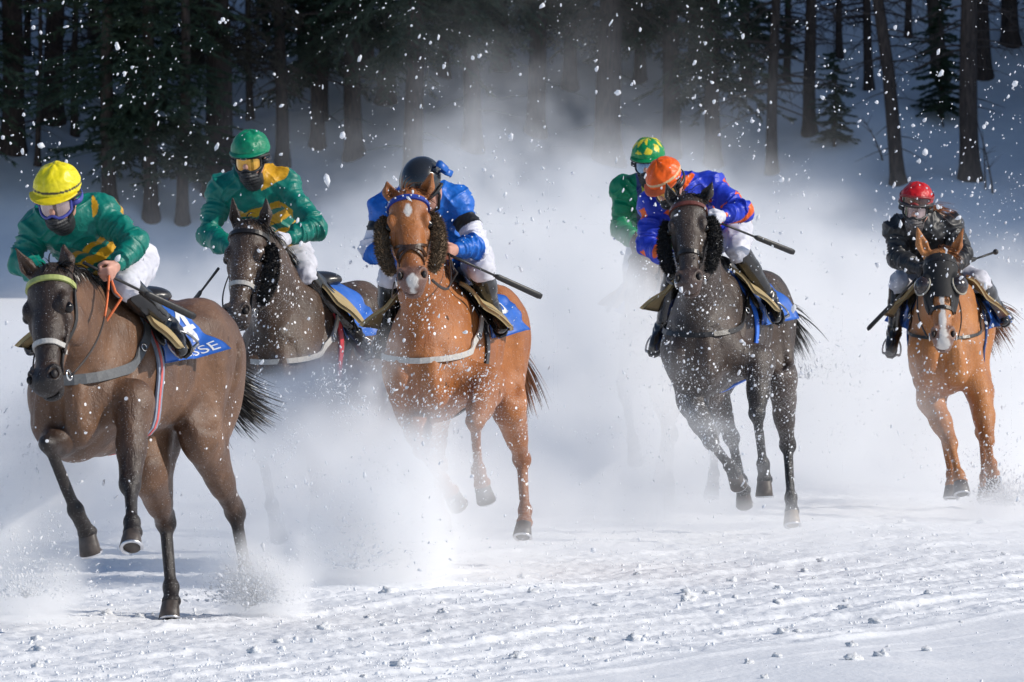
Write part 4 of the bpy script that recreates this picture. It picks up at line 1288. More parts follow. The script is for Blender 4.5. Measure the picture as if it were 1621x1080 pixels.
    w2 = 1 - np.abs(fbm(V[:, 0] * 14 + V[:, 1] * 9, V[:, 1] * 12 + sd_, V[:, 2] * 20, 2)) * 2
    W = tag_weights(Jp, V, ['arm', 'armt'])
    # folds: thin sharp creases, running round the sleeves and slanting across the trunk
    def ridge(n_): return np.clip(1 - np.abs(n_) * 2.4, 0, 1) ** 1.5
    tl = W['armt'] * 0.62
    f1 = ridge(vnoise(tl * 16 + V[:, 2] * 7 + sd_, V[:, 1] * 6, V[:, 0] * 6 + V[:, 2] * 3)); f2 = ridge(vnoise(tl * 30 - V[:, 2] * 9, V[:, 1] * 11 + sd_, V[:, 0] * 10))
    p1 = ridge(vnoise((V[:, 2] + V[:, 1] * 0.9) * 11, (V[:, 1] - V[:, 2]) * 3 + sd_, V[:, 0] * 5)); p2 = ridge(vnoise((V[:, 2] - V[:, 1] * 0.7) * 21, V[:, 1] * 6 + sd_, V[:, 0] * 9))
    isarm = np.clip((W['arm'] - 0.3) / 0.4, 0, 1)
    f3 = ridge(vnoise(V[:, 0] * 34 + V[:, 2] * 20, V[:, 1] * 30 + sd_, V[:, 2] * 36))
    rel = 1.45 * isarm * (f1 * 0.011 + f2 * 0.006 + f3 * 0.0010) * (0.6 + 0.6 * np.exp(-((W['armt'] - 0.5) / 0.25) ** 2)) + 1.6 * (1 - isarm) * (p1 * 0.011 + p2 * 0.006 + f3 * 0.001)
    w1 = w1 * 0.35
    V2 = V + Nn * ((w1 * 0.009 + w2 * 0.0015 + rel) * (1 - 0.5 * (W['armt'] > 0.92)))[:, None]
    s_ax = ((V - np.array(pel, np.float32)) @ np.array(ta, np.float32)) / (cs - pel).length
    lat = (V - np.array(pel, np.float32)) @ np.array(sl, np.float32)
    dye = Rd['dye'](V, W['arm'], W['armt'] / np.maximum(W['arm'], 1e-3), s_ax, lat)
    put('jersey', V2, Fq, Rd.get('jersey_mat', silk), dye=dye)
    # ---- breeches
    Bp = [cone(pel - sl * 0.05, pel + sl * 0.05, 0.132, 0.132, k=0.05), ell(pel - ta * 0.02, (0.13, 0.165, 0.135), frame(ta, tn), k=0.05)]
    for s in 'LR':
        Bp += [cone(hip[s], hip[s].lerp(kn[s], 0.6), 0.105, 0.086, k=0.05), cone(hip[s].lerp(kn[s], 0.55), kn[s], 0.092, 0.070, k=0.03), cone(kn[s], kn[s].lerp(an[s], 0.25), 0.068, 0.058, k=0.03)]
    V, Fq = polygonise(Bp, 0.009)
    Nn = normals(V, Fq)
    V = V + Nn * ((np.clip(1 - np.abs(fbm(V[:, 0] * 8 + V[:, 2] * 6, V[:, 1] * 8, V[:, 2] * 12 + sd_, 3)) * 2, 0, 1)) * 0.010 - 0.006)[:, None]
    put('breeches', V, Fq, breech_mat)
    # ---- boots
    for s in 'LR':
        sg = 1 if s == 'L' else -1
        top = kn[s].lerp(an[s], 0.10); d = (toe[s] - an[s]).normalized()
        ud = (an[s] - kn[s]).normalized()
        hd = (ud + d * -0.35).normalized()
        heel = an[s] + hd * 0.055
        Q = [cone(top, kn[s].lerp(an[s], 0.45), 0.070, 0.062, k=0.02), cone(kn[s].lerp(an[s], 0.4), an[s], 0.062, 0.043, k=0.02),
             cone(an[s], heel, 0.042, 0.036, k=0.03), cone(heel + d * 0.02, toe[s] + ud * 0.02, 0.040, 0.036, k=0.03, sq=(ud, 0.85)), cone(an[s] + d * 0.03, toe[s].lerp(an[s], 0.35) + ud * 0.01, 0.042, 0.036, k=0.03)]
        V, Fq = polygonise(Q, 0.0075)
        Nn = normals(V, Fq)
        va = ((V - np.array(an[s], np.float32)) @ np.array(ud, np.float32))
        V = V + Nn * (np.sin(va * 130 + 3 * vnoise(V[:, 0] * 20, V[:, 1] * 20, V[:, 2] * 20)) * 0.0035 * np.exp(-(va / 0.07) ** 2))[:, None]
        bo = put('boot', V, Fq, boot_mat)
        mb = MB(); pts = []
        lt = d.cross(ud).normalized()
        ring = []
        for (q, w_) in ((-0.055, 0.026), (-0.03, 0.034), (0.02, 0.031), (0.10, 0.040), (0.15, 0.036), (0.175, 0.018)):
            ring.append((q, w_))
        c0 = heel + ud * 0.030
        poly = [c0 + d * q + lt * w_ for q, w_ in ring] + [c0 + d * q - lt * w_ for q, w_ in ring[::-1]]
        n = len(poly)
        mb.add(poly + [p + ud * 0.014 for p in poly], [tuple(range(n)), tuple(range(2 * n - 1, n - 1, -1))] + [(i, (i + 1) % n, (i + 1) % n + n, i + n) for i in range(n)])
        mbput(mb, 'sole', sole_mat, bo, smooth=False)
        # stirrup and its leather belong to the horse's saddle
        fc = c0 + d * 0.09
        mb = MB(); pts = []
        for k in range(15):
            t = -0.35 + (pi + 0.7) * k / 14
            pts.append(fc + ud * 0.016 + lt * cos(t) * 0.062 - ud * (sin(t) * 0.115 + 0.0))
        mb.tube(pts, 0.006, 6); mb.tube([pts[0], pts[-1]], 0.009, 6)
        st = mb.build('stirrup', iron_mat, H['root'])
        mid = fc - ud * 0.10
        tp = g(0.10, sg * 0.15, 1.58)
        mp_ = tp.lerp(mid, 0.5) + Vector((0, sg * 0.06, 0))
        mb = MB().tube([tp, mp_, mid], [0.011] * 3, 6, flat=0.35)
        mb.build('leather', leather_blk, st)
    # ---- helmet
    cap = Rd['cap']
    hc = hq(-0.008, 0, 0.045)
    Rr = (0.132 * hh, 0.112 * hh, 0.118 * hh)
    E = [ell(hc, Rr, RH, k=0.02)]
    if cap.get('shell'): E += [ell(hq(-0.06, 0, -0.02), (0.085 * hh, 0.098 * hh, 0.08 * hh), RH, k=0.03)]
    hcN, fdN, huN, hlN = (np.array(v, np.float32) for v in (hc, fd, hu, hl))
    cut = cap.get('cut', 0.010)
    def clip(x, y, z):
        X, Y, Zz = x - hcN[0], y - hcN[1], z - hcN[2]
        up_ = X * huN[0] + Y * huN[1] + Zz * huN[2]; fw = X * fdN[0] + Y * fdN[1] + Zz * fdN[2]
        low = -(up_ + cut - np.clip(fw, -0.2, 0.0) * (-0.45))
        inner = -(np.sqrt((X ** 2 + Y ** 2 + Zz ** 2)) - 0.085)
        return np.maximum(low, inner)
    V, Fq = polygonise(E, 0.006, clip=clip)
    Nn = normals(V, Fq)
    q = V - hcN; hz = q @ huN / hh; hx = q @ fdN / hh; hy = q @ hlN / hh
    if not cap.get('shell'):
        azm = np.arctan2(hy, hx)
        pleat = np.sin(azm * 6 + 1.0) * np.clip(hz / 0.12, 0, 1) ** 2 * 0.0035 + (1 - np.abs(fbm(V[:, 0] * 16 + sd_, V[:, 1] * 16, V[:, 2] * 16, 3)) * 2) * 0.0035
        V = V + Nn * pleat[:, None]
    hel = put('helmet', V, Fq, shell_mat if cap.get('shell') else cap_mat, dye=cap['dye'](hx, hy, hz))
    if not cap.get('shell'):
        # peak
        n = 17; mb = MB(); Vp = []
        for lay in (0, 1):
            for r_ in range(4):
                for k in range(n):
                    a_ = -1.15 + 2.3 * k / (n - 1); rr = r_ / 3
                    ext = 0.052 * cap.get('peak', 1.0) * rr * max(cos(a_ * 0.95), 0.05) ** 0.7
                    x_ = cos(a_) * (0.130 + ext); y_ = sin(a_) * (0.111 + ext * 0.6); z_ = 0.004 - 0.016 * rr * cos(a_) + 0.006 * rr * (1 - cos(a_)) - 0.006 * lay
                    Vp.append(hc + (fd * x_ + hl * y_ + hu * z_) * hh)
        Fp = []
        for lay in (0, 1):
            for r_ in range(3):
                for k in range(n - 1):
                    o_ = lay * 4 * n; f_ = (o_ + r_ * n + k, o_ + (r_ + 1) * n + k, o_ + (r_ + 1) * n + k + 1, o_ + r_ * n + k + 1)
                    Fp.append(f_ if lay == 0 else f_[::-1])
        for k in range(n - 1): Fp.append((3 * n + k, 7 * n + k, 7 * n + k + 1, 3 * n + k + 1))
        me = mesh_np('peak', [Vector(v) - base for v in Vp], Fp)
        vcol(me, 'dye', np.tile(np.array(cap.get('peak_col', (0.5, 0.5, 0.1)), np.float32), (len(Vp), 1)))
        link('peak', me, cap_mat, hel)
    if cap.get('bow'):      # loose blue ties of the cap cover standing off the back of the helmet
        mb = MB()
        for (y0, z0, dy, dz_) in ((0.088, 0.075, 0.060, 0.045), (0.095, 0.055, 0.065, 0.0)):
            pts = [hq(-0.05, y0, z0), hq(-0.055, y0 + dy * 0.4, z0 + dz_ * 0.8), hq(-0.04, y0 + dy * 0.8, z0 + dz_), hq(-0.05, y0 + dy, z0 + dz_ * 0.3 - 0.03), hq(-0.05, y0 + dy * 0.7, z0 - 0.045)]
            mb.tube(pts, [0.008, 0.020, 0.024, 0.020, 0.010], 8, flat=0.22, up=fd)
        mbput(mb, 'cap_ties', blue_ties, hel)
    if cap.get('text'):
        def on_shell(fu, fv):
            az = (fu - 0.5) * 0.75; e = fv
            return hc + (fd * (cos(az) * cos(e) * (Rr[0] + 0.003)) + hl * (sin(az) * cos(e) * (Rr[1] + 0.003)) + hu * (sin(e) * (Rr[2] + 0.003))) - base
        text_on(lambda a_, b_: on_shell(a_, b_), cap['text'], 0.28, 0.42, (0.44, 0.0), (0.0, 0.16), 'lettering', white_print, hel)
    if cap.get('badge'):
        c_ = hc + (fd * 0.146 + hu * -0.024) * hh
        mb = MB().tube([c_ + hl * cos(t_) * 0.017 + hu * sin(t_) * 0.007 for t_ in np.linspace(0, 2 * pi, 17)], 0.0022, 5)
        mbput(mb, 'badge', elastic_wht, hel)
    # dark rim and chin strap
    rim = [hc + (fd * cos(t) * 0.131 + hl * sin(t) * 0.111 + hu * (-cut - (0.45 * max(0, -cos(t)) * 0.131) * 0.0)) * hh for t in np.linspace(-1.5, 1.5, 21)]
    mb = MB().tube([p - hu * 0.010 for p in rim], 0.011, 6, flat=1.0)
    mbput(mb, 'helmet_rim', mask_mat, hel)
    mb = MB()
    for sd in (-1, 1): pass
    strap = [hq(0.01, -0.083, 0.03), hq(0.03, -0.080, -0.04), hq(0.055, -0.05, -0.105), hq(0.062, 0, -0.122), hq(0.055, 0.05, -0.105), hq(0.03, 0.080, -0.04), hq(0.01, 0.083, 0.03)]
    mbput(mb.tube(strap, 0.009, 6), 'chin_strap', mask_mat, hel)
    # ---- goggles
    gg = Rd.get('goggles')
    def goggles(zc, lens, fcol, ext=0.0, name='goggles', hgt=0.047):
        def pt(az, z, o=0.0): return hq(cos(az) * (0.112 + ext + o), sin(az) * (0.084 + ext + o), zc + z)
        azm, nn_ = radians(64), 21
        up_e, lo_e = [], []
        for k in range(nn_):
            q_ = -1 + 2 * k / (nn_ - 1); h_ = hgt * (1 - 0.55 * abs(q_) ** 3.5)
            up_e.append(pt(q_ * azm, h_)); lo_e.append(pt(q_ * azm, -h_ + 0.017 * max(0, 1 - abs(q_) * 3.6)))
        Vl = []
        for r_ in range(5):
            for k in range(nn_): Vl.append(up_e[k].lerp(lo_e[k], r_ / 4))
        Fl = [(r_ * nn_ + k, r_ * nn_ + k + 1, (r_ + 1) * nn_ + k + 1, (r_ + 1) * nn_ + k) for r_ in range(4) for k in range(nn_ - 1)]
        mb = MB().tube([p for p in up_e] + [p for p in lo_e[::-1]] + [up_e[0]], 0.0085, 8)
        fr = mbput(mb, name, fcol)
        me = mesh_np('lens', [v - base for v in Vl], Fl); link('lens', me, lens, fr)
        mb = MB(); pts = []
        for k in range(25):
            t = radians(64) + (2 * pi - 2 * radians(64)) * k / 24
            pts.append(hq(cos(t) * (0.118 + max(0.0, -cos(t)) * 0.016), sin(t) * 0.113 + 0.0, zc + 0.01 + 0.02 * max(0, -cos(t))))
        pts[0] = pt(radians(64), 0); pts[-1] = pt(-radians(64), 0)
        mb.tube(pts, 0.014, 6, flat=0.3, up=hl.cross(fd))
        mbput(mb, 'goggle_strap', fcol, fr)
    if gg: goggles(gg.get('z', -0.018), gg['lens'], gg['frame'])
    g2 = Rd.get('goggles_up')
    if g2: goggles(0.062, g2['lens'], g2['frame'], ext=0.024, hgt=0.030)
    # ---- ribbed mask over nose and mouth
    if Rd.get('mask'):
        M_ = [ell(hq(0.050, 0, -0.094), (0.064, 0.056, 0.046), RH, k=0.03), ell(hq(0.098, 0, -0.084), (0.034, 0.030, 0.032), RH, k=0.03), ell(hq(0.02, 0, -0.12), (0.060, 0.054, 0.040), RH, k=0.03),
              cone(hq(-0.005, 0, -0.11), hq(-0.02, 0, -0.14), 0.062, 0.062, k=0.03)]
        V, Fq = polygonise(M_, 0.006)
        Nn = normals(V, Fq); q = V - np.array(head, np.float32); mz = q @ huN; mx = q @ fdN
        V = V + Nn * (np.sign(np.sin(mz * 330)) * 0.0028 * np.clip((mx - 0.03) / 0.03, 0, 1))[:, None]
        put('mask', V, Fq, Rd['mask'])
    if Rd.get('hair'):
        strands(np.random.RandomState(sd_), [hq(-0.10, 0.03, -0.02), hq(-0.10, 0.06, -0.04)], [hl * 0.9 - fd * 0.5] * 2, 0.22, 160, 0.003, 0.25, 0.8, 'hair', Rd['hair'], root, base)
    # ---- reins run from the bit to the hands; they belong to the bridle
    hp = H['hp']
    for s in 'LR':
        sg = 1 if s == 'L' else -1
        b0 = hp(0.515, -0.10, sg * 0.090); hnd = hands[s]
        far = hnd - b0
        pts = [b0 + far * (k / 14) + Vector((0, sg * 0.05 * sin(pi * k / 14), -Rd.get('rein_sag', 0.03) * sin(pi * k / 14))) for k in range(15)]
        cut_ = Rd.get('rein_cut', 0)
        mb = MB().tube(pts[:15 - cut_], 0.0085, 6, flat=0.5)
        rn = mb.build('rein', rein_mat, H['root'])
        if cut_:
            MB().tube(pts[14 - cut_:], 0.012, 6, flat=0.5).build('rein_grip', rein_orange, rn)
        lo = [hnd, hnd + Vector((-0.08, sg * 0.03, -0.12)), (hands['L'] + hands['R']) / 2 + Vector((-0.10, 0, -0.24))]
        MB().tube([lo[0], lo[0].lerp(lo[1], 0.5) + Vector((0, 0, -0.03)), lo[1], lo[1].lerp(lo[2], 0.5) + Vector((0, 0, -0.03)), lo[2]], 0.007, 6, flat=0.5).build('rein_loop', Rd.get('loop_mat', rein_mat), rn)
    # ---- whip: a thing of its own, held in the hand
    for wp in Rd.get('whips', ()):
        a_, b_ = pl.p(*wp['a']), pl.p(*wp['b'])
        wroot = pl.thing('riding_whip', a_, wp['label'], 'whip', 'riding whips held by the riders')
        f0 = wp.get('thick', 0.5)
        loc = b_ - a_
        MB().tube([loc * t for t in (0, 0.25, f0)], [0.0085, 0.0075, 0.0065], 8).build('shaft', whip_mat, wroot)
        MB().tube([loc * f0, loc * (f0 + 0.04), loc * 0.97, loc], [0.008, 0.0165, 0.0185, 0.015], 10, flat=0.6).build('padded_flap', whip_mat, wroot)
        if wp.get('knob'):
            me = mesh_np('knob', *ico((0, 0, 0), 0.02, 2)); link('knob', me, whip_mat, wroot)
    return root
hair_black = hair_material('hair_black', (0.010, 0.008, 0.007), (0.035, 0.028, 0.022))
hair_brown = hair_material('hair_chestnut', (0.10, 0.035, 0.012), (0.22, 0.085, 0.03))
fur_black = plain('sheepskin_black', (0.012, 0.011, 0.011), 0.8, noise=0.4, scale=60)
fur_brown = plain('sheepskin_brown', (0.13, 0.085, 0.048), 0.85, noise=0.4, scale=60)
coat_bay = coat_material('coat_dark_bay', (0.092, 0.045, 0.024), (0.180, 0.092, 0.048), (0.014, 0.010, 0.009), (0.018, 0.014, 0.013), snow=0.35)
coat_brown = coat_material('coat_brown_black', (0.045, 0.027, 0.017), (0.095, 0.055, 0.034), (0.010, 0.008, 0.007), (0.060, 0.044, 0.037), snow=0.9)
coat_chest = coat_material('coat_chestnut', (0.27, 0.085, 0.020), (0.40, 0.145, 0.040), (0.10, 0.040, 0.016), (0.16, 0.085, 0.065), snow=0.9)
coat_black = coat_material('coat_black_brown', (0.030, 0.021, 0.017), (0.070, 0.046, 0.034), (0.008, 0.007, 0.007), (0.085, 0.055, 0.045), snow=0.9)
coat_gold = coat_material('coat_light_chestnut', (0.32, 0.112, 0.028), (0.46, 0.185, 0.055), (0.17, 0.062, 0.018), (0.22, 0.13, 0.10), snow=0.6)
brow_lime = plain('browband_lime', (0.36, 0.40, 0.13), 0.5)
brow_blue = plain('browband_blue', (0.02, 0.05, 0.30), 0.4)
brow_red = plain('browband_red_brown', (0.13, 0.04, 0.03), 0.4)
stud_mat = plain('stud_white', (0.75, 0.76, 0.8), 0.25)
girth_blue = plain('girth_blue', (0.04, 0.10, 0.30), 0.6)
girth_bright = plain('girth_bright_blue', (0.03, 0.16, 0.70), 0.5)
girth_red = plain('girth_red', (0.55, 0.03, 0.04), 0.6)
stripe_red = plain('stripe_red', (0.6, 0.10, 0.09), 0.6)
V3 = Vector

pl1 = Place(204, 40.3, 21)
H1 = dict(seed=11, place=pl1, dz=0.0, label='dark bay horse at far left, nearest to the camera, with lime green browband', coat=coat_bay, hair=hair_black,
    poll=(66, 425, 1.12), muz=(62, 612, 1.42), head_yaw=-6, head_size=1.2, ears={-1: (24, 392, 1.10), 1: (100, 388, 1.02)}, snow_body=0.02, snow_leg=0.15, snow_neck=0.0, snow_head=0.0, leg_dark=1.0, face_dark=0.85,
    legs={'RF': [(112, 690, 0.62), (76, 704, 0.98), (119, 808, 0.80), (139, 846, 0.70), (150, 886, 0.66)],
          'LF': [(212, 640, 0.62), (206, 768, 0.86), (208, 826, 1.03), (210, 846, 1.06), (212, 874, 1.12)],
          'RH': [(236, 745, -0.30), (262, 828, -0.66), (270, 930, -0.56), (271, 955, -0.50), (272, 982, -0.47)],
          'LH': [(318, 690, -0.42), (372, 812, -0.92), (388, 900, -0.95), (396, 930, -0.92), (402, 958, -0.88)]},
    tail_dir=(-0.45, 0.10, -0.85), tail_len=0.44, tail_grav=-0.1, tail_wind=(-0.3, 0.8, 0.0),
    tack=dict(cloth_x0=-0.24, cloth_phi=1.22, prints=[('4', 0.52, 0.90, (-0.42, 0.0), (0.0, -0.22), 'number'), ('SUISSE', 0.66, 0.985, (-0.58, 0.0), (0.0, -0.05), 'lettering')], brow=brow_lime, nose=elastic_wht, bp=elastic_gry, bp_w=0.05, bp_z=(1.20, 1.46), girth=plain('girth_grey_blue', (0.22, 0.26, 0.33), 0.6), girth_stripe=stripe_red))
pl2 = Place(490, 48.0, 16)
H2 = dict(seed=12, place=pl2, dz=0.02, label='dark brown horse behind the leader, its legs lost in the snow spray', coat=coat_brown, hair=hair_black,
    head_size=1.15, poll=(388, 352, 1.12), muz=(368, 505, 1.40), head_yaw=-4, ears={-1: (368, 313, 1.10), 1: (421, 312, 1.06)}, snow_body=0.12, snow_neck=0.45, snow_head=0.35,
    legs={'RF': [(420, 660, 0.60), (415, 720, 0.95), (430, 800, 0.75), (438, 830, 0.66), (444, 852, 0.62)],
          'LF': [(500, 655, 0.55), (500, 745, 0.85), (498, 820, 1.0), (498, 845, 1.04), (500, 868, 1.09)],
          'RH': [V3((-0.35, -0.16, 0.92)), V3((-0.75, -0.13, 0.50)), V3((-0.62, -0.12, 0.16)), V3((-0.57, -0.12, 0.09)), V3((-0.54, -0.12, 0.02))],
          'LH': [V3((-0.40, 0.18, 0.92)), V3((-0.85, 0.16, 0.55)), V3((-0.85, 0.15, 0.22)), V3((-0.81, 0.15, 0.14)), V3((-0.78, 0.15, 0.06))]},
    tack=dict(bp=elastic_wht, bp_w=0.03, bp_z=(1.13, 1.38), nose=elastic_wht, rolls=(1,), roll_mat=fur_black, roll_r=0.037, girth=girth_red))
pl3 = Place(714, 46.2, 13)
H3 = dict(seed=13, place=pl3, dz=0.02, label='chestnut horse with blue studded browband, white star and brown sheepskin cheek rolls', coat=coat_chest, hair=hair_brown,
    poll=(644, 300, 1.12), muz=(653, 446, 1.50), head_yaw=12, head_size=1.15, ears={-1: (612, 287, 1.10), 1: (683, 274, 1.06)}, snow_body=0.10, snow_neck=0.30, snow_head=0.05, leg_dark=0.5, ear_dark=0.2,
    marks=[(0.145, 0.0, 0.036, 0.022), (0.585, 0.0, 0.035, 0.030)],
    legs={'RF': [(655, 650, 0.60), (668, 712, 0.98), (700, 760, 0.72), (715, 780, 0.62), (728, 800, 0.56)],
          'LF': [(772, 612, 0.60), (752, 668, 1.02), (757, 745, 0.88), (764, 768, 0.80), (772, 792, 0.76)],
          'RH': [V3((-0.35, -0.20, 0.92)), V3((-0.78, -0.26, 0.56)), V3((-0.98, -0.30, 0.28)), V3((-1.06, -0.30, 0.24)), V3((-1.12, -0.30, 0.18))],
          'LH': [(806, 640, -0.42), (826, 728, -0.85), (831, 808, -0.76), (830, 830, -0.70), (829, 852, -0.66)]},
    tail_dir=(-0.6, 0.25, -0.75), tail_len=0.5,
    tack=dict(brow=brow_blue, brow_beads=stud_mat, brow_w=0.03, nose=leather_brn, head_leather=leather_brn, grackle=True, rolls=(-1, 1), roll_mat=fur_brown, roll_r=0.037, bp=elastic_wht, bp_w=0.032, bp_z=(1.17, 1.40), girth=leather_blk, cloth_x0=-0.30, cloth_phi=1.2, prints=[('0', 0.50, 0.86, (-0.30, 0.0), (0.0, -0.20), 'number')]))
pl4 = Place(1146, 51.0, 15)
H4 = dict(seed=14, place=pl4, dz=0.06, label='nearly black horse with red brown browband and black sheepskin cheek rolls', coat=coat_black, hair=hair_black,
    poll=(1086, 310, 1.14), muz=(1089, 450, 1.50), head_yaw=6, head_size=1.15, ears={-1: (1054, 289, 1.10), 1: (1128, 288, 1.08)}, snow_body=0.16, snow_neck=0.35, snow_head=0.12,
    legs={'RF': [(1095, 632, 0.55), (1126, 700, 0.92), (1155, 738, 0.68), (1163, 750, 0.62), (1170, 764, 0.56)],
          'LF': [(1202, 575, 0.52), (1199, 655, 0.82), (1208, 735, 0.80), (1211, 762, 0.78), (1213, 806, 0.78)],
          'RH': [V3((-0.30, -0.16, 0.95)), V3((-0.62, -0.10, 0.60)), V3((-0.80, -0.08, 0.32)), V3((-0.87, -0.08, 0.25)), V3((-0.92, -0.08, 0.18))],
          'LH': [(1236, 600, -0.40), (1247, 705, -0.80), (1252, 788, -0.70), (1254, 812, -0.64), (1257, 838, -0.60)]},
    pale=('LH',), tail_dir=(-0.8, 0.2, -0.3),
    tack=dict(brow=brow_red, rolls=(-1, 1), roll_mat=fur_black, roll_r=0.037, bp=leather_blk, bp_w=0.03, bp_z=(1.20, 1.45), girth=girth_bright))
pl5 = Place(1062, 55.5, 11)
H5 = dict(seed=15, place=pl5, dz=0.04, vox=0.013, label='brown horse hidden in the snow cloud behind the black horse', coat=coat_brown, hair=hair_black,
    poll=(1018, 392, 1.10), muz=(1006, 515, 1.40), head_yaw=-4, snow_body=0.2, snow_neck=0.4, snow_head=0.3,
    legs={'RF': [V3((0.5, -0.17, 0.95)), V3((0.9, -0.15, 0.80)), V3((0.75, -0.13, 0.50)), V3((0.66, -0.13, 0.43)), V3((0.60, -0.13, 0.36))],
          'LF': [V3((0.5, 0.17, 0.92)), V3((0.82, 0.12, 0.62)), V3((0.95, 0.10, 0.34)), V3((1.0, 0.10, 0.25)), V3((1.05, 0.10, 0.17))],
          'RH': [V3((-0.35, -0.16, 0.92)), V3((-0.75, -0.13, 0.50)), V3((-0.62, -0.12, 0.16)), V3((-0.57, -0.12, 0.09)), V3((-0.54, -0.12, 0.02))],
          'LH': [V3((-0.40, 0.18, 0.92)), V3((-0.85, 0.16, 0.55)), V3((-0.85, 0.15, 0.22)), V3((-0.81, 0.15, 0.14)), V3((-0.78, 0.15, 0.06))]},
    tack=dict())
pl6 = Place(1501, 55.0, 5.5)
H6 = dict(seed=16, place=pl6, dz=-0.02, label='light chestnut horse at far right in a black blinker hood with eye cups', coat=coat_gold, hair=hair_brown,
    poll=(1488, 398, 1.12), muz=(1494, 540, 1.48), head_yaw=4, head_size=1.12, ears={-1: (1452, 360, 1.06), 1: (1524, 362, 1.06)}, snow_body=0.06, snow_neck=0.1, snow_head=0.03, snow_leg=0.35, leg_dark=0.35, ear_dark=0.0,
    marks=[(0.30, 0.0, 0.14, 0.018), (0.45, 0.0, 0.08, 0.022), (0.56, 0.0, 0.05, 0.028), (0.60, 0.0, 0.035, 0.04)],
    legs={'RF': [(1474, 630, 0.55), (1505, 702, 0.85), (1518, 752, 1.0), (1521, 764, 1.02), (1524, 786, 1.06)],
          'LF': [(1552, 620, 0.52), (1563, 698, 0.80), (1569, 735, 0.60), (1572, 752, 0.52), (1575, 772, 0.46)],
          'RH': [V3((-0.30, -0.16, 0.92)), V3((-0.60, -0.06, 0.55)), V3((-0.62, 0.0, 0.24)), V3((-0.60, 0.0, 0.16)), V3((-0.58, 0.0, 0.08))],
          'LH': [V3((-0.40, 0.18, 0.92)), V3((-0.82, 0.20, 0.52)), V3((-0.80, 0.22, 0.22)), V3((-0.76, 0.22, 0.14)), V3((-0.74, 0.22, 0.06))]},
    tack=dict(hood=True, hood_mat=cloth_material('hood_black', (0.012, 0.012, 0.013), 0.7, 0.1), cup_mat=plain('cup_mesh', (0.03, 0.02, 0.018), 0.25, coat=0.5), cup_rim=plain('cup_rim', (0.35, 0.32, 0.26), 0.4), bp=leather_blk, bp_w=0.02, girth=girth_blue, pad_flare=0.16))
ALL_H = [H1, H2, H3, H4, H5, H6]
for H in ALL_H:
    make_horse(H)
    print('LEN', H['seed'], H['_len'])
# ---------------------------------------------------------------- colours of the silks
def C3(*c): return np.array(c, np.float32)
GREEN, YEL = C3(0.0, 0.165, 0.125), C3(0.62, 0.33, 0.015)
def paint(n, base):
    return np.tile(base, (n, 1)).astype(np.float32)
def dye_green(V, arm, at, s, lat):
    c = paint(len(V), GREEN)
    w = s + 0.03 * vnoise(V[:, 0] * 9, V[:, 1] * 9, V[:, 2] * 9) + 2.2 * (lat ** 2)
    y = (w > 0.10) & (w < 0.93) & (((w + 0.03) % 0.215) < 0.12)
    y &= np.abs(lat) < 0.175
    c[y] = YEL
    c[(arm < 0.3) & (s > 1.10) & (lat > 0.0)] = YEL
    return c
def dye_blue(V, arm, at, s, lat):
    c = paint(len(V), C3(0.008, 0.125, 0.52))
    a = arm > 0.5
    c[a & (at > 0.20) & (at < 0.31)] = C3(0.012, 0.012, 0.014)
    c[a & (at >= 0.31) & (at < 0.52)] = C3(0.66, 0.66, 0.74)
    return c
def dye_royal(V, arm, at, s, lat):
    c = paint(len(V), C3(0.018, 0.045, 0.50))
    q = vnoise(V[:, 0] * 0 + 3, V[:, 1] * 0, V[:, 2] * 0)
    e = np.abs(((V[:, 0] + V[:, 2] * 0.8) * 6.5) % 1 - 0.5) + np.abs(((V[:, 1] - V[:, 2] * 0.5 + V[:, 0] * 0.4) * 6.2) % 1 - 0.5)
    c[e < 0.27] = C3(0.80, 0.12, 0.01)
    return c
def dye_mix(V, arm, at, s, lat):
    c = paint(len(V), C3(0.38, 0.40, 0.03))
    c[np.abs(lat) > 0.115] = C3(0.03, 0.04, 0.16)
    c[(np.abs(lat) > 0.15) | (arm > 0.45)] = C3(0.0, 0.20, 0.085)
    return c
def dye_black(V, arm, at, s, lat):
    return paint(len(V), C3(0.014, 0.014, 0.016))
def cap_plain(col, band=None, bandcol=None, top=None, topcol=None):
    def f_(hx, hy, hz):
        c = paint(len(hx), C3(*col))
        if band: c[(hz > band[0]) & (hz < band[1])] = C3(*bandcol)
        if top: c[top(hx, hy, hz)] = C3(*topcol)
        return c
    return f_
def cap_stars(hx, hy, hz):
    c = paint(len(hx), C3(0.0, 0.24, 0.07))
    az = np.arctan2(hy, hx); e = np.abs((az * 1.55 + hz * 4) % 1 - 0.5) + np.abs((hz * 13 - az * 0.4) % 1 - 0.5)
    c[(e < 0.42) & (hz > 0.03)] = C3(0.72, 0.58, 0.03)
    return c
frame_blue = plain('goggle_frame_blue', (0.05, 0.06, 0.30), 0.35)
frame_blk = plain('goggle_frame_black', (0.014, 0.014, 0.015), 0.4)
frame_wht = plain('goggle_frame_white', (0.55, 0.55, 0.60), 0.4)
black_jacket = cloth_material('jacket_black', None, 0.45, 0.15, wr=0.008, scale=9, spec=0.5)
hair_red = hair_material('hair_red', (0.20, 0.07, 0.03), (0.32, 0.13, 0.05))

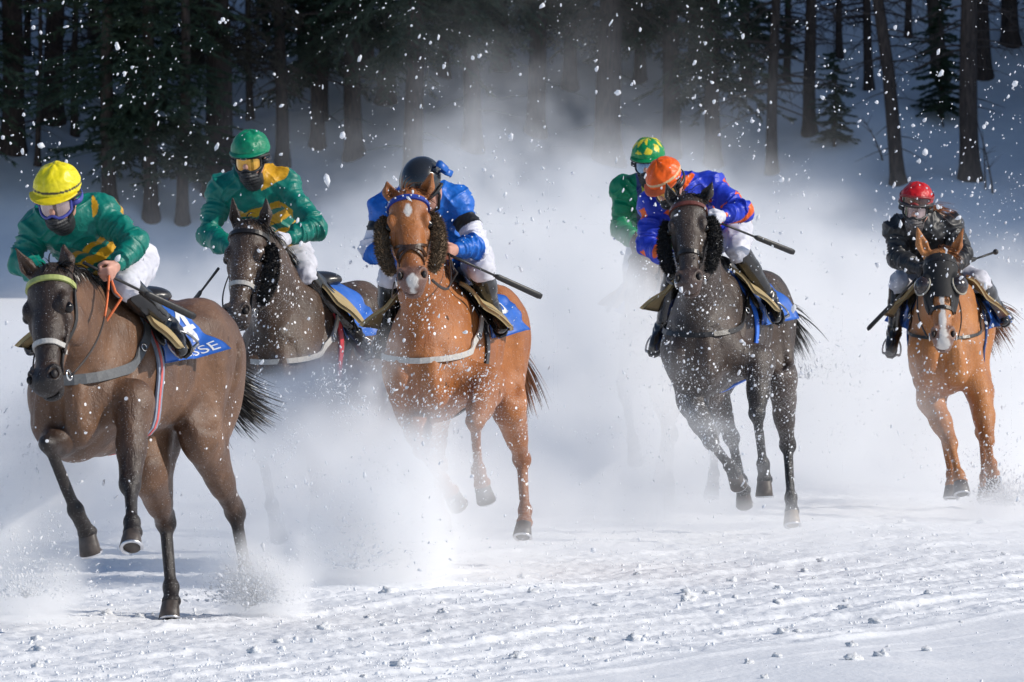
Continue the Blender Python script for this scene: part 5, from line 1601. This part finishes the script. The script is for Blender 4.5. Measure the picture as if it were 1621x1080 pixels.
R1 = dict(seed=21, place=pl1, label='rider in green and yellow jersey with yellow helmet and blue framed goggles', dye=dye_green, hs=1.04,
    j=dict(head=(92, 312, 0.62), pel=(184, 416, -0.06), Rsh=(62, 358, 0.44), Lsh=(158, 342, 0.36), Lel=(216, 384, 0.46), Lwr=(184, 420, 0.62), Rel=(36, 412, 0.50), Rwr=(84, 450, 0.74),
           Lkn=(198, 452, 0.46), Lan=(266, 516, 0.20), Ltoe=(282, 550, 0.30)), face_yaw=6, face_pitch=-22, face_roll=0,
    cap=dict(dye=cap_plain((0.78, 0.66, 0.01), (0.014, 0.024), (0.05, 0.04, 0.02)), peak_col=(0.80, 0.62, 0.01), badge=True), goggles=dict(lens=lens_clear, frame=frame_blue), mask=mask_mat, rein_cut=5, loop_mat=rein_orange, rein_sag=0.04,
    whips=[dict(a=(132, 416, 0.78), b=(308, 502, 0.20), thick=0.55, label='whip with black flap held by rider in yellow helmet')])
R2 = dict(seed=22, place=pl2, label='upright rider in green and yellow jersey with green helmet and amber goggles', dye=dye_green,
    j=dict(head=(397, 250, 0.50), pel=(440, 398, -0.05), Rsh=(352, 302, 0.32), Lsh=(448, 292, 0.26), Lel=(500, 360, 0.36), Lwr=(456, 378, 0.58), Rel=(328, 372, 0.42), Rwr=(372, 396, 0.68),
           Lkn=(482, 434, 0.38), Lan=(560, 528, 0.06), Ltoe=(576, 556, 0.18)), face_yaw=0, face_pitch=-12, gloves=glove_mat,
    cap=dict(dye=cap_plain((0.0, 0.21, 0.10)), peak_col=(0.0, 0.19, 0.10), peak=0.6, badge=True), goggles=dict(lens=lens_amber, frame=frame_blk), mask=mask_mat,
    whips=[dict(a=(346, 425, 0.70), b=(302, 483, 0.50), thick=0.62, label='whip pointing down beside the head of the dark brown horse')])
R3 = dict(seed=23, place=pl3, label='crouching rider in blue jersey with black and white armbands and black helmet', dye=dye_blue, hs=1.08,
    j=dict(head=(672, 297, 0.55), pel=(722, 408, -0.10), Rsh=(612, 330, 0.36), Lsh=(722, 320, 0.28), Lel=(756, 388, 0.38), Lwr=(722, 395, 0.56), Rel=(590, 396, 0.42), Rwr=(640, 420, 0.66),
           Lkn=(762, 430, 0.36), Lan=(778, 488, 0.14), Ltoe=(792, 516, 0.24), Ran=(612, 522, 0.10), Rkn=(618, 440, 0.36), Rtoe=(600, 548, 0.22)), face_yaw=-10, face_pitch=-48, face_roll=-8,
    cap=dict(shell=True, cut=0.02, bow=True, text='LAS', dye=cap_plain((0.02, 0.02, 0.02))), loop_mat=rein_mat, rein_sag=0.12,
    whips=[dict(a=(708, 402, 0.66), b=(857, 470, 0.25), thick=0.50, label='black whip trailing right of the blue jersey')])
R4 = dict(seed=24, place=pl4, label='crouching rider in royal blue jersey with orange patches and orange helmet', dye=dye_royal,
    j=dict(head=(1056, 290, 0.62), pel=(1138, 362, -0.10), Rsh=(1036, 326, 0.40), Lsh=(1122, 296, 0.32), Lel=(1176, 334, 0.44), Lwr=(1144, 342, 0.60), Rel=(1026, 390, 0.46), Rwr=(1062, 410, 0.72),
           Lkn=(1168, 396, 0.34), Lan=(1216, 468, 0.06), Ltoe=(1226, 500, 0.16), Rkn=(1072, 415, 0.34), Ran=(1048, 520, 0.08), Rtoe=(1036, 546, 0.20)), face_yaw=-16, face_pitch=-38, face_roll=-6, gloves=glove_mat,
    cap=dict(dye=cap_plain((0.86, 0.115, 0.005), (0.016, 0.030), (0.70, 0.48, 0.26)), peak_col=(0.72, 0.13, 0.03)), goggles=dict(lens=lens_amber, frame=frame_blk), mask=mask_mat,
    whips=[dict(a=(1130, 349, 0.64), b=(1257, 400, 0.20), thick=0.50, label='black whip held by the rider in the orange helmet')])
R5 = dict(seed=25, place=pl5, label='rider in green sleeved yellow jersey with green and yellow helmet, half hidden', dye=dye_mix,
    j=dict(head=(1026, 256, 0.50), pel=(1044, 372, -0.10), Rsh=(990, 302, 0.34), Lsh=(1066, 300, 0.28), Rel=(980, 362, 0.40), Rwr=(1014, 388, 0.62), Lel=(1090, 360, 0.40), Lwr=(1050, 385, 0.62),
           Rkn=(1002, 420, 0.24), Ran=(1000, 505, -0.06), Rtoe=(990, 530, 0.06), Lkn=(1088, 420, 0.24), Lan=(1110, 505, -0.06), Ltoe=(1118, 530, 0.06)), face_yaw=0, face_pitch=-14, gloves=glove_mat,
    cap=dict(dye=cap_stars, peak_col=(0.0, 0.22, 0.07), peak=0.6), goggles=dict(lens=lens_blue, frame=frame_blk), mask=mask_mat,
    whips=[dict(a=(1018, 394, 0.60), b=(961, 494, 0.40), thick=0.55, label='whip hanging down in the mist below the green sleeve')])
R6 = dict(seed=26, place=pl6, label='rider in black jacket with red helmet and two pairs of goggles', dye=dye_black, jersey_mat=black_jacket,
    j=dict(head=(1450, 327, 0.50), pel=(1474, 432, -0.12), Rsh=(1422, 364, 0.34), Lsh=(1502, 360, 0.30), Rel=(1420, 408, 0.42), Rwr=(1452, 424, 0.64), Lel=(1526, 402, 0.42), Lwr=(1506, 424, 0.62),
           Rkn=(1424, 448, 0.22), Ran=(1416, 524, -0.04), Rtoe=(1410, 552, 0.08), Lkn=(1552, 446, 0.20), Lan=(1578, 488, -0.12), Ltoe=(1588, 506, 0.0)), face_yaw=-4, face_pitch=-12, face_roll=6, gloves=glove_blk,
    cap=dict(dye=cap_plain((0.50, 0.008, 0.012)), peak_col=(0.06, 0.05, 0.05), peak=0.7), goggles=dict(lens=lens_clear, frame=frame_blk), goggles_up=dict(lens=lens_rainbow, frame=plain('goggle_frame_red', (0.25, 0.02, 0.02), 0.4)), mask=mask_grey, hair=hair_red,
    whips=[dict(a=(1450, 442, 0.66), b=(1374, 521, 0.30), thick=0.45, label='whip angled down left beside the light chestnut horse'),
           dict(a=(1576, 399, 0.30), b=(1500, 425, 0.62), thick=0.40, knob=True, label='whip with round knob right of the black jacket')])
for Rd, H in zip((R1, R2, R3, R4, R5, R6), ALL_H):
    make_rider(Rd, H)
# ================================================================ snow lying about and flying
clod_me = []
for i in range(6):
    V, Fc = clod_mesh(100 + i); me = mesh_np('snow_clod', V, Fc); me.materials.append(snow_mat)
    me.polygons.foreach_set('use_smooth', np.ones(len(me.polygons), bool)); clod_me.append(me)
known = [(614, 942, 0.055), (842, 945, 0.035), (1090, 952, 0.050), (1005, 1012, 0.045), (1240, 998, 0.040), (1262, 994, 0.030), (1340, 962, 0.040), (1160, 915, 0.035), (512, 998, 0.040), (168, 972, 0.035), (222, 978, 0.035),
         (820, 1036, 0.060), (630, 1056, 0.040), (1428, 828, 0.030), (1555, 826, 0.040), (1350, 1046, 0.045), (1232, 960, 0.035), (1470, 948, 0.040), (1590, 880, 0.035), (58, 1060, 0.040), (402, 1036, 0.040), (1085, 945, 0.030), (940, 1010, 0.035), (1385, 985, 0.045),
         (1230, 1044, 0.030), (1185, 1052, 0.030), (700, 975, 0.030), (1300, 890, 0.03), (440, 1020, 0.03), (1010, 905, 0.03)]
clods = [(on_ground(u, v), r) for u, v, r in known]
for i in range(70):
    u, v = rs.uniform(0, 1621), rs.uniform(860, 1078)
    if v < 1000 - u * 0.11: continue
    clods.append((on_ground(u, v), float(np.clip(rs.lognormal(-3.9, 0.35), 0.012, 0.04))))
for i, (p, r) in enumerate(clods):
    o = bpy.data.objects.new('snow_clod', clod_me[i % 6]); COL.objects.link(o)
    z = float(track_height(np.array([p.x]), np.array([p.y]))[0])
    o.location = (p.x, p.y, z + r * 0.12); o.scale = (r * 0.72, r * 0.8, r * 0.55); o.rotation_euler = (0, 0, rs.uniform(0, 6.28))
    tag(o, 'small loose clod of snow lying on the churned track', 'snow clod', 'clods of snow lying on the track')

def scatter(name, pts, radii, seed, stretch=None, label=None, sub=1, mat=None):
    """many small irregular lumps as one mass"""
    r = np.random.RandomState(seed)
    base = [np.array(clod_mesh(seed + k, sub, 0.45)[0], np.float32) for k in range(5)]
    Fb = np.array(ico((0, 0, 0), 1, sub)[1])
    nv = len(base[0]); n = len(pts)
    which = r.randint(0, 5, n)
    B = np.stack(base)[which]                                   # n, nv, 3
    # random rotation
    q = r.normal(0, 1, (n, 4)); q /= np.linalg.norm(q, axis=1, keepdims=True)
    w, x, y, z = q.T
    Rm = np.stack([1 - 2 * (y * y + z * z), 2 * (x * y - z * w), 2 * (x * z + y * w), 2 * (x * y + z * w), 1 - 2 * (x * x + z * z), 2 * (y * z - x * w), 2 * (x * z - y * w), 2 * (y * z + x * w), 1 - 2 * (x * x + y * y)], 1).reshape(n, 3, 3)
    B = B * r.uniform(0.45, 1.35, (n, 1, 3)).astype(np.float32)
    B = np.einsum('nij,nvj->nvi', Rm, B) * np.asarray(radii, np.float32)[:, None, None]
    if stretch is not None:
        d, k = stretch
        B = B + d[:, None, :] * (B * d[:, None, :]).sum(2, keepdims=True) * k[:, None, None]
    V = (B + np.asarray(pts, np.float32)[:, None, :]).reshape(-1, 3)
    Fc = (Fb[None] + (np.arange(n) * nv)[:, None, None]).reshape(-1, 3)
    o = link(name, mesh_np(name, V, Fc), mat or grain_mat)
    return tag(o, label, None, None, 'stuff')
# crumbs on the churned snow
n = 9000
u = rs.uniform(-40, 1660, n); v = 1085 - 250 * rs.rand(n) ** 1.3
Yc = CAM_H / (v - HOR) * F_PX; Xc = (u - CX) / F_PX * Yc
cc = 0.92 * Xc - 0.39 * Yc
ok = (cc < -13.9) | (rs.rand(n) < 0.06)
Xc, Yc = Xc[ok], Yc[ok]
rad = np.clip(rs.lognormal(-5.6, 0.55, len(Xc)), 0.002, 0.016)
scatter('snow_crumbs', np.stack([Xc, Yc, track_height(Xc, Yc) + rad * 0.4], 1), rad, 500, label='fine crumbs of loose snow strewn over the track', mat=snow_mat)

# flakes and lumps thrown up by the hooves, all through the air of the race
def fly(n, ubox, vbox, ybox, mu, sg, rmax, seed, wts=None):
    r = np.random.RandomState(seed)
    u = r.uniform(*ubox, n); v = r.uniform(*vbox, n); Y = r.uniform(*ybox, n)
    if wts is not None:
        k = (r.rand(n) < wts(u, v) * np.clip(0.55 + 1.3 * vnoise(u / 70.0 + seed, v / 70.0, 0 * u), 0.08, 1)); u, v, Y = u[k], v[k], Y[k]
    P = np.stack([(u - CX) / F_PX * Y, Y, CAM_H - (v - HOR) / F_PX * Y], 1)
    rad = np.clip(r.lognormal(mu, sg, len(u)), 0.0015, rmax)
    d = np.stack([r.normal(0.25, 0.25, len(u)), r.normal(-0.3, 0.3, len(u)), r.normal(1.0, 0.3, len(u))], 1); d /= np.linalg.norm(d, axis=1, keepdims=True)
    return P[P[:, 2] > 0.02], rad[P[:, 2] > 0.02], d[P[:, 2] > 0.02], (r.rand(len(u)) ** 2 * 1.3)[P[:, 2] > 0.02]
cl = lambda u, v: np.clip(0.35 + 0.65 * np.sin(u * 0.006 + 0.6) ** 2 + 0.3 * (u > 1000), 0, 1) * np.clip((v + 250) / 500, 0.35, 1)
sets = [fly(5200, (0, 1621), (-10, 430), (39, 58), -5.65, 0.65, 0.0135, 41, cl),
        fly(700, (560, 900), (380, 760), (43.2, 45.2), -5.7, 0.5, 0.013, 42, lambda u, v: np.exp(-((u - 690) / 110) ** 2 - ((v - 590) / 110) ** 2)),
        fly(900, (1020, 1290), (380, 820), (48, 49.6), -5.6, 0.5, 0.013, 43, lambda u, v: np.exp(-((u - 1150) / 110) ** 2 - ((v - 580) / 150) ** 2)),
        fly(420, (1380, 1621), (280, 760), (52, 53.6), -5.55, 0.5, 0.015, 44),
        fly(600, (330, 640), (280, 620), (45, 46.6), -5.6, 0.5, 0.013, 45, lambda u, v: np.exp(-((u - 440) / 110) ** 2 - ((v - 480) / 110) ** 2)),
        fly(500, (0, 1621), (480, 900), (39, 56), -5.6, 0.5, 0.012, 46),
        fly(170, (1380, 1621), (180, 420), (50, 57), -5.0, 0.45, 0.02, 47)]
P = np.concatenate([s[0] for s in sets]); rd = np.concatenate([s[1] for s in sets]); dd_ = np.concatenate([s[2] for s in sets]); kk = np.concatenate([s[3] for s in sets])
scatter('flying_snow', P, rd, 600, (dd_.astype(np.float32), kk.astype(np.float32)), label='flakes and lumps of snow flying through the air')
# fine grains inside the plumes, gathered in clumps and arcs
r_ = np.random.RandomState(77); G = []
for (u_, v_, Y_, su, sv, n_) in ((470, 640, 44.6, 110, 60, 5200), (600, 700, 44.4, 100, 80, 4200), (420, 800, 44.2, 120, 90, 4200), (40, 800, 40.6, 70, 120, 4200), (1110, 660, 49.0, 80, 90, 3000), (1570, 740, 54.0, 60, 70, 2200), (1310, 600, 52.5, 60, 60, 1800), (700, 610, 45.0, 60, 90, 2600), (880, 760, 50.0, 110, 80, 1800), (1010, 520, 52.6, 60, 80, 1800)):
    uu = r_.normal(u_, su, n_); vv = r_.normal(v_, sv, n_); yy_ = Y_ + r_.normal(0, 0.35, n_)
    k = r_.rand(n_) < np.clip(0.15 + 2.2 * fbm(uu / 45.0, vv / 38.0, yy_ * 1.5, 3), 0, 1)
    uu, vv, yy_ = uu[k], vv[k], yy_[k]
    G.append(np.stack([(uu - CX) / F_PX * yy_, yy_, CAM_H - (vv - HOR) / F_PX * yy_], 1))
G = np.concatenate(G); G = G[G[:, 2] > 0.03]
dG = np.stack([r_.normal(0.3, 0.3, len(G)), r_.normal(-0.2, 0.3, len(G)), r_.normal(1, 0.4, len(G))], 1); dG /= np.linalg.norm(dG, axis=1, keepdims=True)
scatter('powder_grains', G, np.clip(r_.lognormal(-6.2, 0.5, len(G)), 0.001, 0.008), 800, (dG.astype(np.float32), (r_.rand(len(G)) * 1.8).astype(np.float32)), label='fine grains of snow in the plumes round the horses')
# bursts where hooves strike
def burst(c, n, R, up, seed, bias=(0, 0, 0)):
    r = np.random.RandomState(seed)
    d = r.normal(0, 1, (n, 3)); d[:, 2] = np.abs(d[:, 2]) * up; d /= np.linalg.norm(d, axis=1, keepdims=True)
    q = R * r.rand(n) ** 0.8 * (0.55 + 0.75 * np.abs(vnoise(d[:, 0] * 4 + seed, d[:, 1] * 4, d[:, 2] * 4)))
    P = np.array(c) + d * q[:, None] + np.array(bias) * (q / R)[:, None]
    P[:, 2] = np.maximum(P[:, 2], 0.01)
    return P, np.clip(r.lognormal(-5.9, 0.55, n), 0.0015, 0.014) * (1.25 - 0.6 * q / R), d, r.rand(n) * 1.5
def at_depth(u, v, Y): return ((u - CX) / F_PX * Y, Y, CAM_H - (v - HOR) / F_PX * Y)
bs = [burst(at_depth(400, 955, 40.9), 3800, 0.36, 1.2, 51), burst(at_depth(1592, 800, 54.2), 2200, 0.34, 1.1, 52), burst(at_depth(40, 945, 40.2), 1500, 0.6, 1.0, 53), burst(at_depth(560, 900, 44.0), 1200, 0.8, 1.0, 54), burst(at_depth(1280, 600, 51.8), 250, 0.25, 1.0, 55)]
P = np.concatenate([s[0] for s in bs]); rd = np.concatenate([s[1] for s in bs]); dd_ = np.concatenate([s[2] for s in bs]); kk = np.concatenate([s[3] for s in bs])
scatter('hoof_splash', P, rd, 700, (dd_.astype(np.float32), kk.astype(np.float32)), label='bursts of snow thrown up where hooves strike the track')
# ================================================================ powder snow hanging in the air: a smoke-like volume built from a density field
def spray_volume(name, lo, hi, res, blobs, slabs, seed, dens, label, aniso=0.0, nscale=1.0):
    me = bpy.data.meshes.new(name)
    o = bpy.data.objects.new(name, me); COL.objects.link(o)
    mat = bpy.data.materials.new(name + '_powder'); mat.use_nodes = True
    t = mat.node_tree; t.nodes.remove(t.nodes['Principled BSDF'])
    pv = t.nodes.new('ShaderNodeVolumePrincipled'); pv.inputs['Color'].default_value = (0.99, 0.99, 0.993, 1); pv.inputs['Density'].default_value = dens; pv.inputs['Anisotropy'].default_value = aniso
    t.links.new(pv.outputs[0], t.nodes['Material Output'].inputs['Volume'])
    ng = bpy.data.node_groups.new(name + '_field', 'GeometryNodeTree')
    ng.interface.new_socket('Geometry', in_out='OUTPUT', socket_type='NodeSocketGeometry')
    nd = ng.nodes; L = ng.links.new
    def new(k, **kw):
        n = nd.new(k)
        for a_, b_ in kw.items(): setattr(n, a_, b_)
        return n
    def M(op, a_, b_=None, c_=None):
        n = new('ShaderNodeMath', operation=op)
        for i, v in enumerate((a_, b_, c_)):
            if v is None: continue
            if isinstance(v, (int, float)): n.inputs[i].default_value = v
            else: L(v, n.inputs[i])
        return n.outputs[0]
    def Vm(op, a_, b_=None, out=0):
        n = new('ShaderNodeVectorMath', operation=op)
        for i, v in enumerate((a_, b_)):
            if v is None: continue
            if isinstance(v, (tuple, list, Vector)): n.inputs[i].default_value = tuple(v)
            else: L(v, n.inputs[i])
        return n.outputs[out]
    def smooth(x, a_, b_):
        n = new('ShaderNodeMapRange', interpolation_type='SMOOTHSTEP')
        L(x, n.inputs[0]); n.inputs[1].default_value = a_; n.inputs[2].default_value = b_; n.inputs[3].default_value = 0; n.inputs[4].default_value = 1
        return n.outputs[0]
    pos = new('GeometryNodeInputPosition').outputs[0]
    # billowing: warp the lookup with large noise
    nz = new('ShaderNodeTexNoise'); nz.inputs['Scale'].default_value = 0.9 * nscale; nz.inputs['Detail'].default_value = 3
    L(Vm('ADD', pos, (seed * 3.1, seed, 0)), nz.inputs['Vector'])
    wp = Vm('MULTIPLY', Vm('SUBTRACT', nz.outputs['Color'], (0.5, 0.5, 0.5)), (1.5, 2.0, 1.1))
    P = Vm('ADD', pos, wp)
    n2 = new('ShaderNodeTexNoise'); n2.inputs['Scale'].default_value = 2.7 * nscale; n2.inputs['Detail'].default_value = 6; n2.inputs['Roughness'].default_value = 0.6
    L(Vm('MULTIPLY', P, (1, 0.22, 1.1)), n2.inputs['Vector'])
    puff = smooth(n2.outputs['Fac'], 0.43, 0.61)
    sp = new('ShaderNodeSeparateXYZ'); L(P, sp.inputs[0])
    sr = new('ShaderNodeSeparateXYZ'); L(pos, sr.inputs[0])
    total = None
    for (c, r, w, wisp) in blobs:
        q = Vm('LENGTH', Vm('DIVIDE', Vm('SUBTRACT', P, c), r), out=1)
        d = M('MULTIPLY', smooth(q, 1.0, 0.0), w)
        d = M('MULTIPLY', d, M('MULTIPLY_ADD', puff, wisp, 1 - wisp))
        total = d if total is None else M('ADD', total, d)
    for (y0, y1, tops, w, wisp, soft) in slabs:
        # a bank of mist between two depths whose top follows a list of (x, height)
        cur = new('ShaderNodeFloatCurve'); xs_ = [q[0] for q in tops]; x0, x1 = min(xs_), max(xs_); hm = max(q[1] for q in tops)
        cp = cur.mapping.curves[0].points
        while len(cp) < len(tops): cp.new(0.5, 0.5)
        for k, (x_, h_) in enumerate(tops): cp[k].location = ((x_ - x0) / (x1 - x0), h_ / hm)
        cur.mapping.update()
        L(M('DIVIDE', M('SUBTRACT', sr.outputs[0], x0), x1 - x0), cur.inputs[1])
        top = M('MULTIPLY', cur.outputs[0], hm)
        rel = M('DIVIDE', sp.outputs[2], top)
        f_ = M('MULTIPLY', smooth(rel, 1.0 + soft * 0.4, 1.0 - soft), M('MULTIPLY', smooth(sr.outputs[1], y0, y0 + 2.5), smooth(sr.outputs[1], y1, y1 - 3)))
        f_ = M('MULTIPLY', M('MULTIPLY', f_, w), M('MULTIPLY_ADD', puff, wisp, 1 - wisp))
        total = f_ if total is None else M('ADD', total, f_)
    edge = None      # fade out before every face of the box
    for i in range(3):
        m = 0.3 if i < 2 else 0.25
        e = smooth(sr.outputs[i], hi[i], hi[i] - m)
        if i < 2: e = M('MULTIPLY', e, smooth(sr.outputs[i], lo[i], lo[i] + m))
        edge = e if edge is None else M('MULTIPLY', edge, e)
    total = M('MULTIPLY', total, edge)
    vc = new('GeometryNodeVolumeCube')
    L(total, vc.inputs['Density']); vc.inputs['Background'].default_value = 0.0
    vc.inputs['Min'].default_value = lo; vc.inputs['Max'].default_value = hi
    for a_, n_ in zip('XYZ', res): vc.inputs['Resolution ' + a_].default_value = n_
    sm = new('GeometryNodeSetMaterial'); sm.inputs['Material'].default_value = mat
    L(vc.outputs[0], sm.inputs[0])
    out = new('NodeGroupOutput'); L(sm.outputs[0], out.inputs[0])
    md = o.modifiers.new('field', 'NODES'); md.node_group = ng
    me.materials.append(mat)
    return tag(o, label, None, None, 'stuff')
def W(u, v, Y): return at_depth(u, v, Y)
SB = [ # centre, radii (m), density, wispiness
    (W(490, 830, 44.3), (1.20, 0.8, 0.90), 5.5, 0.75),
    (W(450, 720, 44.8), (0.75, 0.7, 0.62), 8.0, 0.65),
    (W(630, 800, 44.4), (0.95, 0.7, 0.72), 3.2, 0.8),
    (W(760, 850, 45.0), (0.90, 0.7, 0.45), 1.8, 0.85),
    (W(560, 650, 44.9), (0.60, 0.5, 0.45), 4.5, 0.85),
    (W(480, 690, 46.3), (0.75, 0.55, 0.55), 12.0, 0.55),
    (W(580, 760, 46.8), (0.60, 0.5, 0.60), 6.0, 0.7),
    (W(0, 850, 40.6), (0.52, 0.8, 0.90), 6.0, 0.7),
    (W(40, 960, 40.2), (0.45, 0.6, 0.32), 5.0, 0.6),
    (W(402, 930, 40.9), (0.22, 0.25, 0.24), 16.0, 0.6),
    (W(1592, 800, 54.2), (0.40, 0.5, 0.42), 8.0, 0.7),
    (W(1005, 540, 53.4), (0.72, 0.9, 0.85), 6.0, 0.4),
    (W(1030, 740, 53.2), (0.90, 0.9, 0.75), 5.0, 0.5),
    (W(1090, 700, 49.0), (0.40, 0.5, 0.60), 1.5, 0.9),
    (W(1330, 640, 52.5), (0.70, 0.9, 0.70), 3.0, 0.85),
    (W(900, 700, 50.5), (0.70, 1.2, 0.80), 2.0, 0.85),
    (W(1450, 720, 56.5), (0.70, 0.8, 0.60), 2.5, 0.8),
    (W(780, 250, 60.0), (1.2, 3.0, 1.0), 0.22, 1.0),
]
SL = [ # y0, y1, ((x, top)...), density, wispiness, softness
    (45.8, 58.0, [(-5, 0.7), (-2.4, 0.8), (-1.0, 0.9), (0.2, 0.6), (1.0, 0.22), (3.0, 0.18), (5, 0.2)], 0.55, 0.7, 0.6),
    (57.0, 66.5, [(-5.5, 1.25), (-3.4, 1.3), (-2.2, 1.6), (-0.8, 2.1), (0.1, 2.3), (1.0, 2.3), (2.0, 2.1), (3.2, 1.7), (5.5, 1.5)], 1.2, 0.8, 0.5),
    (57.0, 66.5, [(-5.5, 1.7), (-3.4, 1.8), (-2.2, 2.2), (-0.8, 2.9), (0.1, 3.3), (1.0, 3.1), (2.0, 2.6), (3.2, 2.0), (5.5, 1.7)], 0.11, 1.0, 0.9)]
spray_volume('snow_spray', (-4.2, 38.6, 0.0), (4.4, 67.0, 4.0), (124, 100, 66), SB, SL, 1.0, 1.0, 'white powder snow hanging in the air round and behind the horses')
